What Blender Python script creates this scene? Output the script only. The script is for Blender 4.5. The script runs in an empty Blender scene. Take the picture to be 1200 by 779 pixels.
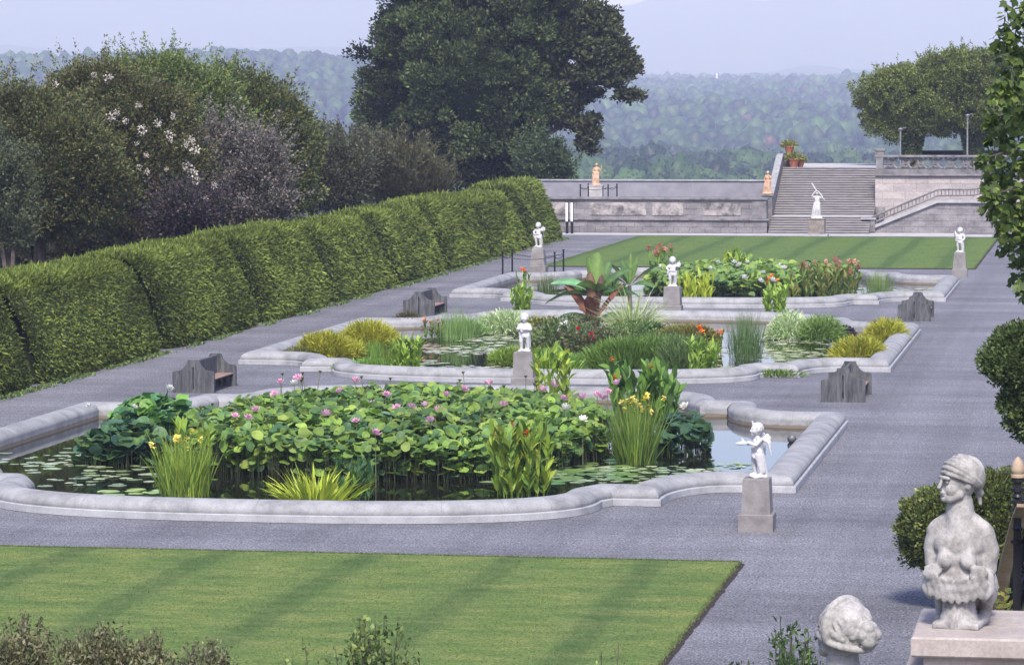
import bpy, bmesh, math, random
import numpy as np
from mathutils import Vector, Matrix, noise
R = math.radians
rng = np.random.default_rng(7)
random.seed(7)
scn = bpy.context.scene
COL = scn.collection

# ------------------------------------------------------------------ camera calibration (garden axis = +Y, eye 10 m up)
FPX, EYE = 4010.0, 10.0
def _n(v):
    v = np.array(v, float); return v/np.linalg.norm(v)
_Zc = _n((-0.0023, 1, 284.9/FPX))
_Yc = _n((705, 286.5, -FPX)); _Yc = _n(_Yc - _Yc.dot(_Zc)*_Zc)
_Xc = np.cross(_Yc, _Zc)
CM = np.array([_Xc, _Yc, _Zc])                      # world <- camera
def G(px, py, z=0.0):                               # ground point of a survey pixel (1200 px wide photo)
    w = CM @ np.array([px-600, 389.5-py, -FPX]); t = (z-EYE)/w[2]
    return (w[0]*t, w[1]*t)
def W(px, py, Y):                                   # point of a survey ray at depth Y
    w = CM @ np.array([px-600, 389.5-py, -FPX]); t = Y/w[1]
    return (w[0]*t, Y, EYE+w[2]*t)
AX = -19.5                                          # garden's axis
HW = 11.85                                          # half width of pools and lawns

# ------------------------------------------------------------------ materials
MATS = {}
def new_mat(name):
    m = bpy.data.materials.new(name); m.use_nodes = True
    nt = m.node_tree; b = nt.nodes['Principled BSDF']
    MATS[name] = m
    return m, nt, b
def nd(nt, typ, **k):
    n = nt.nodes.new(typ)
    for a, v in k.items():
        if a in ('operation', 'blend_type', 'data_type', 'noise_dimensions', 'attribute_name', 'feature', 'wave_type', 'bands_direction'):
            setattr(n, a, v)
        else: n.inputs[a].default_value = v
    return n
def coords(nt, scale=(1, 1, 1), obj=False, rot=(0,0,0)):
    mp = nt.nodes.new('ShaderNodeMapping'); mp.inputs['Scale'].default_value = scale; mp.inputs['Rotation'].default_value = rot
    if obj:
        tc = nt.nodes.new('ShaderNodeTexCoord'); nt.links.new(tc.outputs['Object'], mp.inputs['Vector'])
    else:
        g = nt.nodes.new('ShaderNodeNewGeometry'); nt.links.new(g.outputs['Position'], mp.inputs['Vector'])
    return mp.outputs['Vector']
def ramp(nt, fac, stops):
    r = nt.nodes.new('ShaderNodeValToRGB'); e = r.color_ramp.elements
    while len(e) > 1: e.remove(e[-1])
    e[0].position = stops[0][0]; e[0].color = (*stops[0][1], 1)
    for p, c in stops[1:]:
        x = e.new(p); x.color = (*c, 1)
    nt.links.new(fac, r.inputs['Fac']); return r.outputs['Color']
def noise_n(nt, vec, scale, detail=4, rough=.6):
    n = nd(nt, 'ShaderNodeTexNoise', Scale=scale, Detail=detail, Roughness=rough); nt.links.new(vec, n.inputs['Vector']); return n.outputs['Fac']
def mixc(nt, a, b, fac, mode='MIX'):
    m = nt.nodes.new('ShaderNodeMix'); m.data_type = 'RGBA'; m.blend_type = mode
    for i, v in ((6, a), (7, b)):
        if isinstance(v, tuple): m.inputs[i].default_value = (*v, 1)
        else: nt.links.new(v, m.inputs[i])
    if isinstance(fac, float): m.inputs[0].default_value = fac
    else: nt.links.new(fac, m.inputs[0])
    return m.outputs[2]
def bump(nt, b, h, strength, dist):
    bp = nd(nt, 'ShaderNodeBump', Strength=strength, Distance=dist); nt.links.new(h, bp.inputs['Height']); nt.links.new(bp.outputs['Normal'], b.inputs['Normal'])

def stone(name, c1, c2, c3, s=1.0, rough=.85, bumpd=.01, obj=False, stretch=(1, 1, 1), fine=30):
    m, nt, b = new_mat(name); v = coords(nt, stretch, obj)
    f = noise_n(nt, v, 1.6*s, 6, .65); g = noise_n(nt, v, fine*s, 4, .7)
    base = ramp(nt, f, [(.32, c1), (.5, c2), (.68, c3)])
    base = mixc(nt, base, ramp(nt, g, [(.3, (.55,)*3), (.6, (1,)*3)]), .55, 'MULTIPLY')
    nt.links.new(base, b.inputs['Base Color']); b.inputs['Roughness'].default_value = rough
    b.inputs['Specular IOR Level'].default_value = .3
    bump(nt, b, g, .5, bumpd); return m
def leafmat(name, trans=.3, rough=.5, spec=.3, gain=1.5):
    m, nt, b = new_mat(name)
    a = nt.nodes.new('ShaderNodeAttribute'); a.attribute_name = 'Col'
    f = noise_n(nt, coords(nt), 3.0, 3)
    c = mixc(nt, a.outputs['Color'], ramp(nt, f, [(.3, (.75,)*3), (.7, (1.25,)*3)]), .8, 'MULTIPLY')
    c = mixc(nt, c, (gain,)*3, 1.0, 'MULTIPLY')
    nt.links.new(c, b.inputs['Base Color']); b.inputs['Roughness'].default_value = rough; b.inputs['Specular IOR Level'].default_value = spec
    t = nt.nodes.new('ShaderNodeBsdfTranslucent'); nt.links.new(c, t.inputs['Color'])
    mx = nt.nodes.new('ShaderNodeMixShader'); mx.inputs[0].default_value = trans
    nt.links.new(b.outputs[0], mx.inputs[1]); nt.links.new(t.outputs[0], mx.inputs[2])
    nt.links.new(mx.outputs[0], nt.nodes['Material Output'].inputs['Surface']); return m
def plain(name, col, rough=.6, metal=0, var=.25, spec=.4, scale=8):
    m, nt, b = new_mat(name); v = coords(nt); f = noise_n(nt, v, scale, 5)
    c = mixc(nt, col, ramp(nt, f, [(.3, (1-var,)*3), (.7, (1+var,)*3)]), 1.0, 'MULTIPLY')
    nt.links.new(c, b.inputs['Base Color']); b.inputs['Roughness'].default_value = rough; b.inputs['Metallic'].default_value = metal
    b.inputs['Specular IOR Level'].default_value = spec; return m

LEAF = leafmat('leaf', .3); PETAL = leafmat('petal', .35, .6, .2, 1.0); NEEDLE = leafmat('needle', .12, .75, .1, 1.75)
BARK = stone('bark', (.05, .04, .035), (.09, .075, .06), (.14, .12, .1), 2, bumpd=.03, stretch=(1, 1, .3))
COPING = stone('coping_stone', (.19, .197, .20), (.275, .283, .285), (.345, .352, .355), 1.0, .8, .008)
def waterline():
    nt = MATS['coping_stone'].node_tree; b = nt.nodes['Principled BSDF']; old = b.inputs['Base Color'].links[0].from_socket
    g = nt.nodes.new('ShaderNodeNewGeometry'); sp = nt.nodes.new('ShaderNodeSeparateXYZ'); nt.links.new(g.outputs['Position'], sp.inputs[0])
    f = noise_n(nt, coords(nt, (1, 1, .3)), 3, 5); ad = nd(nt, 'ShaderNodeMath', operation='MULTIPLY_ADD'); nt.links.new(f, ad.inputs[0]); ad.inputs[1].default_value = -.10; nt.links.new(sp.outputs[2], ad.inputs[2])
    st = ramp(nt, ad.outputs[0], [(.0, (.85,)*3), (.045, (.7,)*3), (.07, (0,)*3)])
    c = mixc(nt, old, (.12, .095, .06), st); nt.links.new(c, b.inputs['Base Color'])
waterline()
PLINTH = stone('plinth_stone', (.27, .28, .29), (.35, .36, .37), (.41, .42, .43), 1.0, .85, .008)
MARBLE = stone('white_marble', (.42, .42, .42), (.53, .53, .53), (.60, .60, .60), 2.5, .55, .003, obj=True)
PEDEST = stone('pedestal_limestone', (.155, .148, .142), (.215, .206, .198), (.26, .25, .243), 1.5, .85, .006)
TERRA = stone('terracotta_stone', (.42, .25, .15), (.55, .36, .24), (.62, .45, .33), 2, .8, .006)
BENCH = stone('weathered_bench_stone', (.04, .043, .046), (.085, .09, .095), (.15, .155, .16), 1.6, .9, .01, stretch=(3, 3, .5))
SEATW = stone('bench_seat_wood', (.2, .13, .1), (.28, .19, .15), (.34, .25, .2), 3, .7, .004)
IRON = plain('black_iron', (.012, .013, .016), .45, .3, spec=.5)
CHROME = plain('steel_ball', (.13, .13, .14), .5, .3)
CLAYPOT = plain('clay_pot', (.36, .13, .07), .8)
TANRAIL = stone('tan_handrail', (.28, .2, .13), (.38, .29, .2), (.42, .33, .25), 3, .6, .003)
TREAD = stone('tread_stone', (.21, .20, .20), (.29, .28, .28), (.36, .35, .345), .8, .9, .01, stretch=(1, 1, 4))
LIGHTST = stone('pale_flagstone', (.32, .315, .31), (.42, .41, .40), (.48, .475, .47), .6, .85, .006)
PIERST = stone('pier_limestone', (.30, .26, .235), (.37, .33, .30), (.42, .385, .35), 1.2, .85, .004)
POLE = plain('galvanised_post', (.20, .21, .22), .5, .2)
WHITEP = plain('white_paint', (.75, .76, .76), .6, var=.08)
BUSTST = stone('weathered_marble', (.16, .155, .145), (.33, .32, .30), (.45, .44, .42), 5, .75, .004, obj=True, fine=14)
def bust_stain():
    nt = MATS['weathered_marble'].node_tree; b = nt.nodes['Principled BSDF']
    old = b.inputs['Base Color'].links[0].from_socket
    v = coords(nt, (1, 1, .45), True); f = noise_n(nt, v, 7, 7, .75)
    c = mixc(nt, old, (.16, .165, .16), ramp(nt, f, [(.52, (0,)*3), (.68, (.65,)*3)]), 'MIX')
    nt.links.new(c, b.inputs['Base Color'])
bust_stain()

def wallmat(name, base, dark, sc=(.5, .5, 1.3), bw=1.1, bh=.42, mortar=.022, stain=.5):
    m, nt, b = new_mat(name)
    g = nt.nodes.new('ShaderNodeNewGeometry'); sep = nt.nodes.new('ShaderNodeSeparateXYZ'); nt.links.new(g.outputs['Position'], sep.inputs[0])
    add = nt.nodes.new('ShaderNodeMath'); add.operation = 'ADD'; nt.links.new(sep.outputs[0], add.inputs[0]); nt.links.new(sep.outputs[1], add.inputs[1])
    cb = nt.nodes.new('ShaderNodeCombineXYZ'); nt.links.new(add.outputs[0], cb.inputs[0]); nt.links.new(sep.outputs[2], cb.inputs[1])
    br = nd(nt, 'ShaderNodeTexBrick', **{'Scale': 1.0, 'Mortar Size': mortar, 'Brick Width': bw, 'Row Height': bh})
    br.inputs['Color1'].default_value = (*base, 1); br.inputs['Color2'].default_value = (*[x*.8 for x in base], 1); br.inputs['Mortar'].default_value = (*dark, 1)
    nt.links.new(cb.outputs[0], br.inputs['Vector'])
    f = noise_n(nt, coords(nt, sc), 1.3, 7, .7); h = noise_n(nt, coords(nt), 9, 5)
    c = mixc(nt, br.outputs['Color'], ramp(nt, f, [(.40, dark), (.60, tuple(min(1, x*1.1) for x in base))]), stain)
    c = mixc(nt, c, ramp(nt, h, [(.3, (.75,)*3), (.65, (1.1,)*3)]), .8, 'MULTIPLY')
    nt.links.new(c, b.inputs['Base Color']); b.inputs['Roughness'].default_value = .9; b.inputs['Specular IOR Level'].default_value = .2
    bump(nt, b, h, .6, .02); return m
WALLST = wallmat('terrace_wall_stone', (.25, .24, .245), (.085, .085, .092))
PATCHW = wallmat('patched_wall_stone', (.34, .315, .30), (.09, .09, .095), sc=(.9, .9, 1.1), stain=.95)
WALLLT = wallmat('pale_wall_stone', (.42, .385, .37), (.24, .22, .21), bh=.55, bw=1.6, stain=.35)
STEPST = stone('step_stone', (.14, .132, .132), (.20, .19, .19), (.25, .24, .235), .8, .9, .01, stretch=(1, 1, 6))
BALUST = stone('balustrade_stone', (.10, .10, .105), (.18, .175, .18), (.24, .235, .235), 1.2, .9, .01)

def gravel_mat():
    m, nt, b = new_mat('gravel')
    v = coords(nt); fine = noise_n(nt, v, 19, 4, .85); mid = noise_n(nt, v, 4, 5, .7)
    big = noise_n(nt, coords(nt, (.09, .30, 1)), 1.0, 6, .7)
    vo = nd(nt, 'ShaderNodeTexVoronoi', Scale=34.0); nt.links.new(v, vo.inputs['Vector'])
    base = ramp(nt, big, [(.33, (.130, .134, .149)), (.5, (.175, .180, .199)), (.7, (.225, .231, .253))])
    base = mixc(nt, base, ramp(nt, fine, [(.38, (.12,)*3), (.5, (.95,)*3), (.62, (1.9,)*3)]), .95, 'MULTIPLY')
    base = mixc(nt, base, ramp(nt, mid, [(.35, (.78,)*3), (.65, (1.15,)*3)]), .9, 'MULTIPLY')
    tr = noise_n(nt, coords(nt, (.55, .012, 1)), 1.0, 4, .6)
    base = mixc(nt, base, ramp(nt, tr, [(.36, (.82,)*3), (.6, (1.08,)*3)]), .8, 'MULTIPLY')
    nt.links.new(base, b.inputs['Base Color']); b.inputs['Roughness'].default_value = .9; b.inputs['Specular IOR Level'].default_value = .15
    bump(nt, b, vo.outputs['Distance'], .8, .03); return m
GRAVEL = gravel_mat()
def lawn_mat(name, c1, c2, c3, ang, stripe):
    m, nt, b = new_mat(name)
    v = coords(nt); fine = noise_n(nt, coords(nt, (1, .6, 1)), 22, 3, .8); mid = noise_n(nt, coords(nt, (.5, 1.1, 1)), 1.1, 8, .75)
    wv = nd(nt, 'ShaderNodeTexWave', Scale=stripe, Distortion=.9, Detail=3.0); wv.wave_type = 'BANDS'; wv.bands_direction = 'X'
    nt.links.new(coords(nt, (1, 1, 1), rot=(0, 0, ang)), wv.inputs['Vector'])
    base = ramp(nt, mid, [(.30, c1), (.48, c2), (.68, c3)])
    base = mixc(nt, base, ramp(nt, wv.outputs['Fac'], [(.04, (.62, .70, .68)), (.16, (1.0, 1.0, 1.0)), (.85, (1.12, 1.08, 1.0))]), .75, 'MULTIPLY')
    base = mixc(nt, base, ramp(nt, fine, [(.35, (.45,)*3), (.62, (1.4,)*3)]), .8, 'MULTIPLY')
    nt.links.new(base, b.inputs['Base Color']); b.inputs['Roughness'].default_value = .8; b.inputs['Specular IOR Level'].default_value = .15
    bump(nt, b, fine, .8, .04); return m
LAWN1 = lawn_mat('lawn_grass', (.055, .10, .026), (.098, .152, .036), (.175, .20, .060), 0, .1)
LAWN2 = lawn_mat('lawn_grass_far', (.055, .105, .026), (.09, .15, .036), (.125, .175, .048), 0, .1)
def water_mat():
    m, nt, b = new_mat('pond_water')
    b.inputs['Base Color'].default_value = (.012, .014, .008, 1); b.inputs['Roughness'].default_value = .03; b.inputs['IOR'].default_value = 1.8
    f = noise_n(nt, coords(nt, (1, .5, 1)), 1.5, 2); bump(nt, b, f, .05, .02)
WATERM = None; water_mat(); WATERM = MATS['pond_water']
SOIL = plain('dark_soil', (.03, .022, .018), .95)
EARTH = plain('forest_floor', (.05, .07, .035), .95, scale=.02)

# ------------------------------------------------------------------ objects
def tag(o, label=None, cat=None, group=None, kind=None):
    if label: o['label'] = label
    if cat: o['category'] = cat
    if group: o['group'] = group
    if kind: o['kind'] = kind
    return o
def empty(name, loc, label, cat, group=None, rz=0):
    o = bpy.data.objects.new(name, None); COL.objects.link(o); o.location = loc; o.rotation_euler = (0, 0, rz); o.empty_display_size = .3
    return tag(o, label, cat, group)
def npmesh(name, V, F, mat, parent=None, col=None, smooth=False, loc=None):
    """V (n,3); F list of int arrays (m,k)"""
    me = bpy.data.meshes.new(name); V = np.asarray(V, np.float32)
    me.vertices.add(len(V)); me.vertices.foreach_set('co', V.ravel())
    F = [f for f in F if len(f)]
    vi = np.concatenate([np.asarray(f).ravel() for f in F]).astype(np.int32)
    tot = np.concatenate([np.full(len(f), f.shape[1]) for f in F]); st = np.concatenate([[0], np.cumsum(tot)[:-1]]).astype(np.int32)
    me.loops.add(len(vi)); me.loops.foreach_set('vertex_index', vi)
    me.polygons.add(len(tot)); me.polygons.foreach_set('loop_start', st)
    if smooth: me.polygons.foreach_set('use_smooth', np.ones(len(tot), bool))
    me.update(calc_edges=True); me.validate()
    if col is not None:
        a = me.color_attributes.new('Col', 'FLOAT_COLOR', 'POINT')
        c = np.ones((len(V), 4), np.float32); c[:, :3] = np.asarray(col, np.float32); a.data.foreach_set('color', c.ravel())
    me.materials.append(mat)
    o = bpy.data.objects.new(name, me); COL.objects.link(o)
    if parent: o.parent = parent
    if loc is not None: o.location = loc
    return o
def copy_tree(o, parent=None):
    c = o.copy(); COL.objects.link(c); c.parent = parent
    for ch in [x for x in o.children]: copy_tree(ch, c)
    return c

class MB:
    def __init__(s): s.V = []; s.F = []; s.C = []
    def add(s, vs, fs, col=None):
        n = len(s.V); s.V += [tuple(v) for v in vs]; s.F += [tuple(i+n for i in f) for f in fs]
        s.C += [col or (.5, .5, .5)]*len(vs); return s
    def box(s, x0, x1, y0, y1, z0, z1, col=None, bev=0):
        if bev:
            b = bev
            for (a0, a1, c0, c1, z) in (): pass
            vs = []; 
            rings = [(b, z0), (0, z0+b), (0, z1-b), (b, z1)]
            for ins, z in rings: vs += [(x0+ins, y0+ins, z), (x1-ins, y0+ins, z), (x1-ins, y1-ins, z), (x0+ins, y1-ins, z)]
            fs = [(3, 2, 1, 0), (12, 13, 14, 15)]
            for k in range(3):
                for i in range(4): fs.append((k*4+i, k*4+(i+1) % 4, k*4+4+(i+1) % 4, k*4+4+i))
            return s.add(vs, fs, col)
        return s.add([(x0, y0, z0), (x1, y0, z0), (x1, y1, z0), (x0, y1, z0), (x0, y0, z1), (x1, y0, z1), (x1, y1, z1), (x0, y1, z1)],
                     [(3, 2, 1, 0), (4, 5, 6, 7), (0, 1, 5, 4), (1, 2, 6, 5), (2, 3, 7, 6), (3, 0, 4, 7)], col)
    def taper(s, rings, cx=0, cy=0, col=None):     # square rings [(halfx, halfy, z)]
        vs = []; fs = [(3, 2, 1, 0)]
        for hx, hy, z in rings: vs += [(cx-hx, cy-hy, z), (cx+hx, cy-hy, z), (cx+hx, cy+hy, z), (cx-hx, cy+hy, z)]
        for k in range(len(rings)-1):
            for i in range(4): fs.append((k*4+i, k*4+(i+1) % 4, k*4+4+(i+1) % 4, k*4+4+i))
        n = (len(rings)-1)*4; fs.append((n, n+1, n+2, n+3)); return s.add(vs, fs, col)
    def lathe(s, prof, n=16, c=(0, 0, 0), col=None):
        vs = []; fs = []
        for r, z in prof:
            for i in range(n):
                a = 2*math.pi*i/n; vs.append((c[0]+r*math.cos(a), c[1]+r*math.sin(a), c[2]+z))
        for k in range(len(prof)-1):
            for i in range(n): fs.append((k*n+i, k*n+(i+1) % n, (k+1)*n+(i+1) % n, (k+1)*n+i))
        fs.append(tuple(range(n-1, -1, -1))); fs.append(tuple((len(prof)-1)*n+i for i in range(n))); return s.add(vs, fs, col)
    def tube(s, pts, rad, n=8, col=None):
        pts = [Vector(p) for p in pts]; vs = []; fs = []
        if not isinstance(rad, (list, tuple)): rad = [rad]*len(pts)
        up = Vector((0, 0, 1))
        for k, p in enumerate(pts):
            d = (pts[min(k+1, len(pts)-1)]-pts[max(k-1, 0)]).normalized()
            a = d.cross(up if abs(d.z) < .95 else Vector((1, 0, 0))).normalized(); b = d.cross(a)
            for i in range(n):
                t = 2*math.pi*i/n; vs.append(p+(a*math.cos(t)+b*math.sin(t))*rad[k])
        for k in range(len(pts)-1):
            for i in range(n): fs.append((k*n+i, k*n+(i+1) % n, (k+1)*n+(i+1) % n, (k+1)*n+i))
        fs.append(tuple(range(n-1, -1, -1))); fs.append(tuple((len(pts)-1)*n+i for i in range(n))); return s.add(vs, fs, col)
    def prism(s, poly, axis, a0, a1, col=None):     # poly in the other two axes
        def P(u, v, a): return {'y': (u, a, v), 'x': (a, u, v), 'z': (u, v, a)}[axis]
        n = len(poly); vs = [P(u, v, a0) for u, v in poly]+[P(u, v, a1) for u, v in poly]
        fs = [tuple(range(n)), tuple(range(2*n-1, n-1, -1))]+[(i, i+n, (i+1) % n+n, (i+1) % n) for i in range(n)]
        return s.add(vs, fs, col)
    def build(s, name, mat, parent=None, smooth=False, loc=None, fixn=True):
        me = bpy.data.meshes.new(name); me.from_pydata(s.V, [], s.F)
        if fixn:
            bm = bmesh.new(); bm.from_mesh(me); bmesh.ops.recalc_face_normals(bm, faces=bm.faces); bm.to_mesh(me); bm.free()
        if smooth:
            me.polygons.foreach_set('use_smooth', [True]*len(me.polygons))
            try: me.set_sharp_from_angle(angle=R(40))
            except Exception: pass
        a = me.color_attributes.new('Col', 'FLOAT_COLOR', 'POINT')
        a.data.foreach_set('color', [x for c in s.C for x in (*c, 1)])
        me.materials.append(mat); o = bpy.data.objects.new(name, me); COL.objects.link(o)
        if parent: o.parent = parent
        if loc is not None: o.location = loc
        return o

# ------------------------------------------------------------------ foliage generators (numpy)
_lat = np.random.default_rng(3).uniform(-1, 1, 65536)
def vnoise(P):
    P = np.asarray(P, float); i = np.floor(P).astype(np.int64); f = P-i; f = f*f*(3-2*f); out = 0
    for dx in (0, 1):
        for dy in (0, 1):
            for dz in (0, 1):
                h = ((i[:, 0]+dx)*73856093 ^ (i[:, 1]+dy)*19349663 ^ (i[:, 2]+dz)*83492791) & 65535
                w = (f[:, 0] if dx else 1-f[:, 0])*(f[:, 1] if dy else 1-f[:, 1])*(f[:, 2] if dz else 1-f[:, 2]); out = out+w*_lat[h]
    return out*.8
def unit(v): return v/np.maximum(np.linalg.norm(v, axis=-1, keepdims=True), 1e-9)
def rdir(n): return unit(rng.normal(size=(n, 3)))
def pal(n, cols, jit=.12):
    cols = np.array(cols, float); i = rng.integers(0, len(cols), n); j = rng.integers(0, len(cols), n); t = rng.random((n, 1))
    return np.clip((cols[i]*(1-t)+cols[j]*t)*(1+jit*rng.normal(size=(n, 1))), 0.004, 1)
class Cloud:
    def __init__(s): s.V = []; s.Q = []; s.T = []; s.C = []; s.n = 0
    def put(s, V, Q=None, T=None, C=None):
        V = V.reshape(-1, 3)
        if Q is not None: s.Q.append(Q.reshape(-1, 4)+s.n)
        if T is not None: s.T.append(T.reshape(-1, 3)+s.n)
        s.V.append(V); s.C.append(C.reshape(-1, 3)); s.n += len(V); return s
    def leaves(s, P, D, L, Wd, C, spread=.8):
        n = len(P); d = unit(D+spread*rdir(n)); r = unit(np.cross(d, rdir(n)))
        L = (np.asarray(L)*rng.uniform(.7, 1.3, n))[:, None]; Wd = (np.asarray(Wd)*rng.uniform(.7, 1.3, n))[:, None]
        nn = np.cross(d, r)*Wd*.25
        V = np.stack([P, P+d*L*.45+r*Wd*.5+nn, P+d*L, P+d*L*.45-r*Wd*.5+nn], 1)
        Q = (np.arange(n)[:, None]*4+np.arange(4)); return s.put(V, Q=Q, C=np.repeat(C[:, None], 4, 1))
    def strips(s, P, D, L, Wd, C, bend=.5, prof=(.7, 1, .8, .12), side=None, tipc=None):
        """curved leaves: start P, direction D, bending down; prof = half width fraction at each station"""
        n = len(P); k = len(prof); L = np.broadcast_to(L, n)[:, None]; Wd = np.broadcast_to(Wd, n)[:, None]; bend = np.broadcast_to(bend, n)[:, None]
        d = unit(D); sd = unit(np.cross(d, np.array([0, 0, 1.])+.05*rdir(n))) if side is None else side
        p = P.copy(); out = []
        for i in range(k):
            w = Wd*prof[i]*.5; out.append(p-sd*w); out.append(p+sd*w)
            d = unit(d+np.array([0, 0, -1.])*bend/(k-1)); p = p+d*L/(k-1)
        V = np.stack(out, 1); b = np.arange(n)[:, None, None]*(2*k)
        q = np.array([[2*i, 2*i+1, 2*i+3, 2*i+2] for i in range(k-1)])[None]
        Cc = np.repeat(C[:, None], 2*k, 1)
        if tipc is not None:
            t = np.repeat(np.linspace(0, 1, k), 2)[None, :, None]; Cc = Cc*(1-t)+np.asarray(tipc)*t
        return s.put(V, Q=b+q, C=Cc)
    def stems(s, P0, P1, r, C):
        n = len(P0); d = unit(P1-P0); a = unit(np.cross(d, rdir(n))); b = np.cross(d, a); r = np.broadcast_to(r, n)[:, None]
        ring = [a, -.5*a+.866*b, -.5*a-.866*b]
        V = np.stack([P0+x*r for x in ring]+[P1+x*r*.7 for x in ring], 1)
        q = np.array([[0, 1, 4, 3], [1, 2, 5, 4], [2, 0, 3, 5]])[None]
        return s.put(V, Q=np.arange(n)[:, None, None]*6+q, C=np.repeat(C[:, None], 6, 1))
    def disks(s, P, N, r, C, k=12, cup=.15, wave=.08, notch=False, edgec=1.0):
        n = len(P); N = unit(N); a = unit(np.cross(N, rdir(n))); b = np.cross(N, a); r = np.broadcast_to(r, n)
        t = np.linspace(0, 2*np.pi*(.93 if notch else 1), k, endpoint=notch)
        ph = rng.random(n)*6.28; rr = r[:, None]*(1+.06*np.sin(3*t[None]+ph[:, None])+.04*rng.normal(size=(n, k)))
        h = r[:, None]*(cup+wave*np.sin(4*t[None]+ph[:, None]*2)+.5*wave*rng.normal(size=(n, k)))
        ring = P[:, None]+a[:, None]*(np.cos(t)[None]*rr)[..., None]+b[:, None]*(np.sin(t)[None]*rr)[..., None]+N[:, None]*h[..., None]
        mid = P[:, None]+.55*(ring-P[:, None])-N[:, None]*(.45*h)[..., None]*.5
        V = np.concatenate([P[:, None], mid, ring], 1); m = 1+2*k
        kk = k-1 if notch else k; T = np.array([[0, 1+i, 1+(i+1) % k] for i in range(kk)]); Q = np.array([[1+i, 1+k+i, 1+k+(i+1) % k, 1+(i+1) % k] for i in range(kk)])
        base = np.arange(n)[:, None, None]*m
        Cc = np.repeat(C[:, None], m, 1); Cc[:, 0] *= 1.25; Cc[:, 1+k:] *= edgec
        V = V.reshape(-1, 3); s.Q.append((base+Q[None]).reshape(-1, 4)+s.n); s.T.append((base+T[None]).reshape(-1, 3)+s.n)
        s.V.append(V); s.C.append(Cc.reshape(-1, 3)); s.n += len(V); return s
    def blobs(s, P, Rr, C, sub=2, amp=.2, seedoff=0):
        bm = bmesh.new(); bmesh.ops.create_icosphere(bm, subdivisions=sub, radius=1); bm.verts.ensure_lookup_table()
        U = np.array([v.co[:] for v in bm.verts]); T = np.array([[v.index for v in f.verts] for f in bm.faces]); bm.free()
        n = len(P); Rr = np.asarray(Rr, float); Rr = Rr if Rr.ndim == 2 else np.repeat(Rr[:, None], 3, 1)
        # eight noise patterns
        pats = []
        for j in range(12):
            o = Vector((j*7.3+seedoff, 1.1*j, 0)); pats.append(np.array([noise.noise(Vector(u)*2.3+o)+.6*noise.noise(Vector(u)*5.1+o) for u in U]))
        pats = np.array(pats)[rng.integers(0, 12, n)]
        V = P[:, None]+U[None]*Rr[:, None]*(1+amp*pats)[..., None]
        Tt = np.arange(n)[:, None, None]*len(U)+T[None]
        return s.put(V, T=Tt, C=np.repeat(C[:, None], len(U), 1))
    def build(s, name, mat, parent=None, smooth=False, loc=None):
        F = []
        if s.Q: F.append(np.concatenate(s.Q))
        if s.T: F.append(np.concatenate(s.T))
        return npmesh(name, np.concatenate(s.V), F, mat, parent, np.concatenate(s.C), smooth, loc)

# ------------------------------------------------------------------ world, sun, camera
w = bpy.data.worlds.new('World'); scn.world = w; w.use_nodes = True
nt = w.node_tree; bg = nt.nodes['Background']; sky = nt.nodes.new('ShaderNodeTexSky'); sky.sky_type = 'NISHITA'; sky.sun_disc = False
SUN_EL, SUN_AZ = R(50), R(172)      # azimuth measured clockwise from +Y: behind the camera, to the left
sky.sun_elevation = SUN_EL; sky.sun_rotation = SUN_AZ; sky.dust_density = 2.0; sky.air_density = 1.0; sky.ozone_density = 1.5
tint = nt.nodes.new('ShaderNodeMix'); tint.data_type = 'RGBA'; tint.blend_type = 'MULTIPLY'; tint.inputs[0].default_value = 1.0
tint.inputs[7].default_value = (.91, .87, 1.11, 1)
nt.links.new(sky.outputs[0], tint.inputs[6]); nt.links.new(tint.outputs[2], bg.inputs['Color']); bg.inputs['Strength'].default_value = .108
sl = bpy.data.lights.new('Sun', 'SUN'); sl.energy = 2.5; sl.angle = R(12); sl.color = (1, .93, .84)
so = bpy.data.objects.new('sun_light', sl); COL.objects.link(so)
sd = Vector((math.sin(SUN_AZ)*math.cos(SUN_EL), math.cos(SUN_AZ)*math.cos(SUN_EL), math.sin(SUN_EL)))
so.rotation_euler = sd.to_track_quat('Z', 'Y').to_euler(); so.location = (0, 0, 60)
cam = bpy.data.cameras.new('Camera'); co = bpy.data.objects.new('Camera', cam); COL.objects.link(co); scn.camera = co
cam.sensor_fit = 'HORIZONTAL'; cam.sensor_width = 36; cam.lens = FPX/1200*36; cam.clip_start = .5; cam.clip_end = 40000
M = Matrix([[*CM[0], 0], [*CM[1], 0], [*CM[2], EYE], [0, 0, 0, 1]]); co.matrix_world = M
scn.view_settings.view_transform = 'Standard'; scn.view_settings.look = 'None'; scn.view_settings.exposure = 1.2; scn.view_settings.gamma = 1
scn.render.resolution_x = 1024; scn.render.resolution_y = 664
scn.cycles.volume_bounces = 6; scn.cycles.transparent_max_bounces = 8

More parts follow.
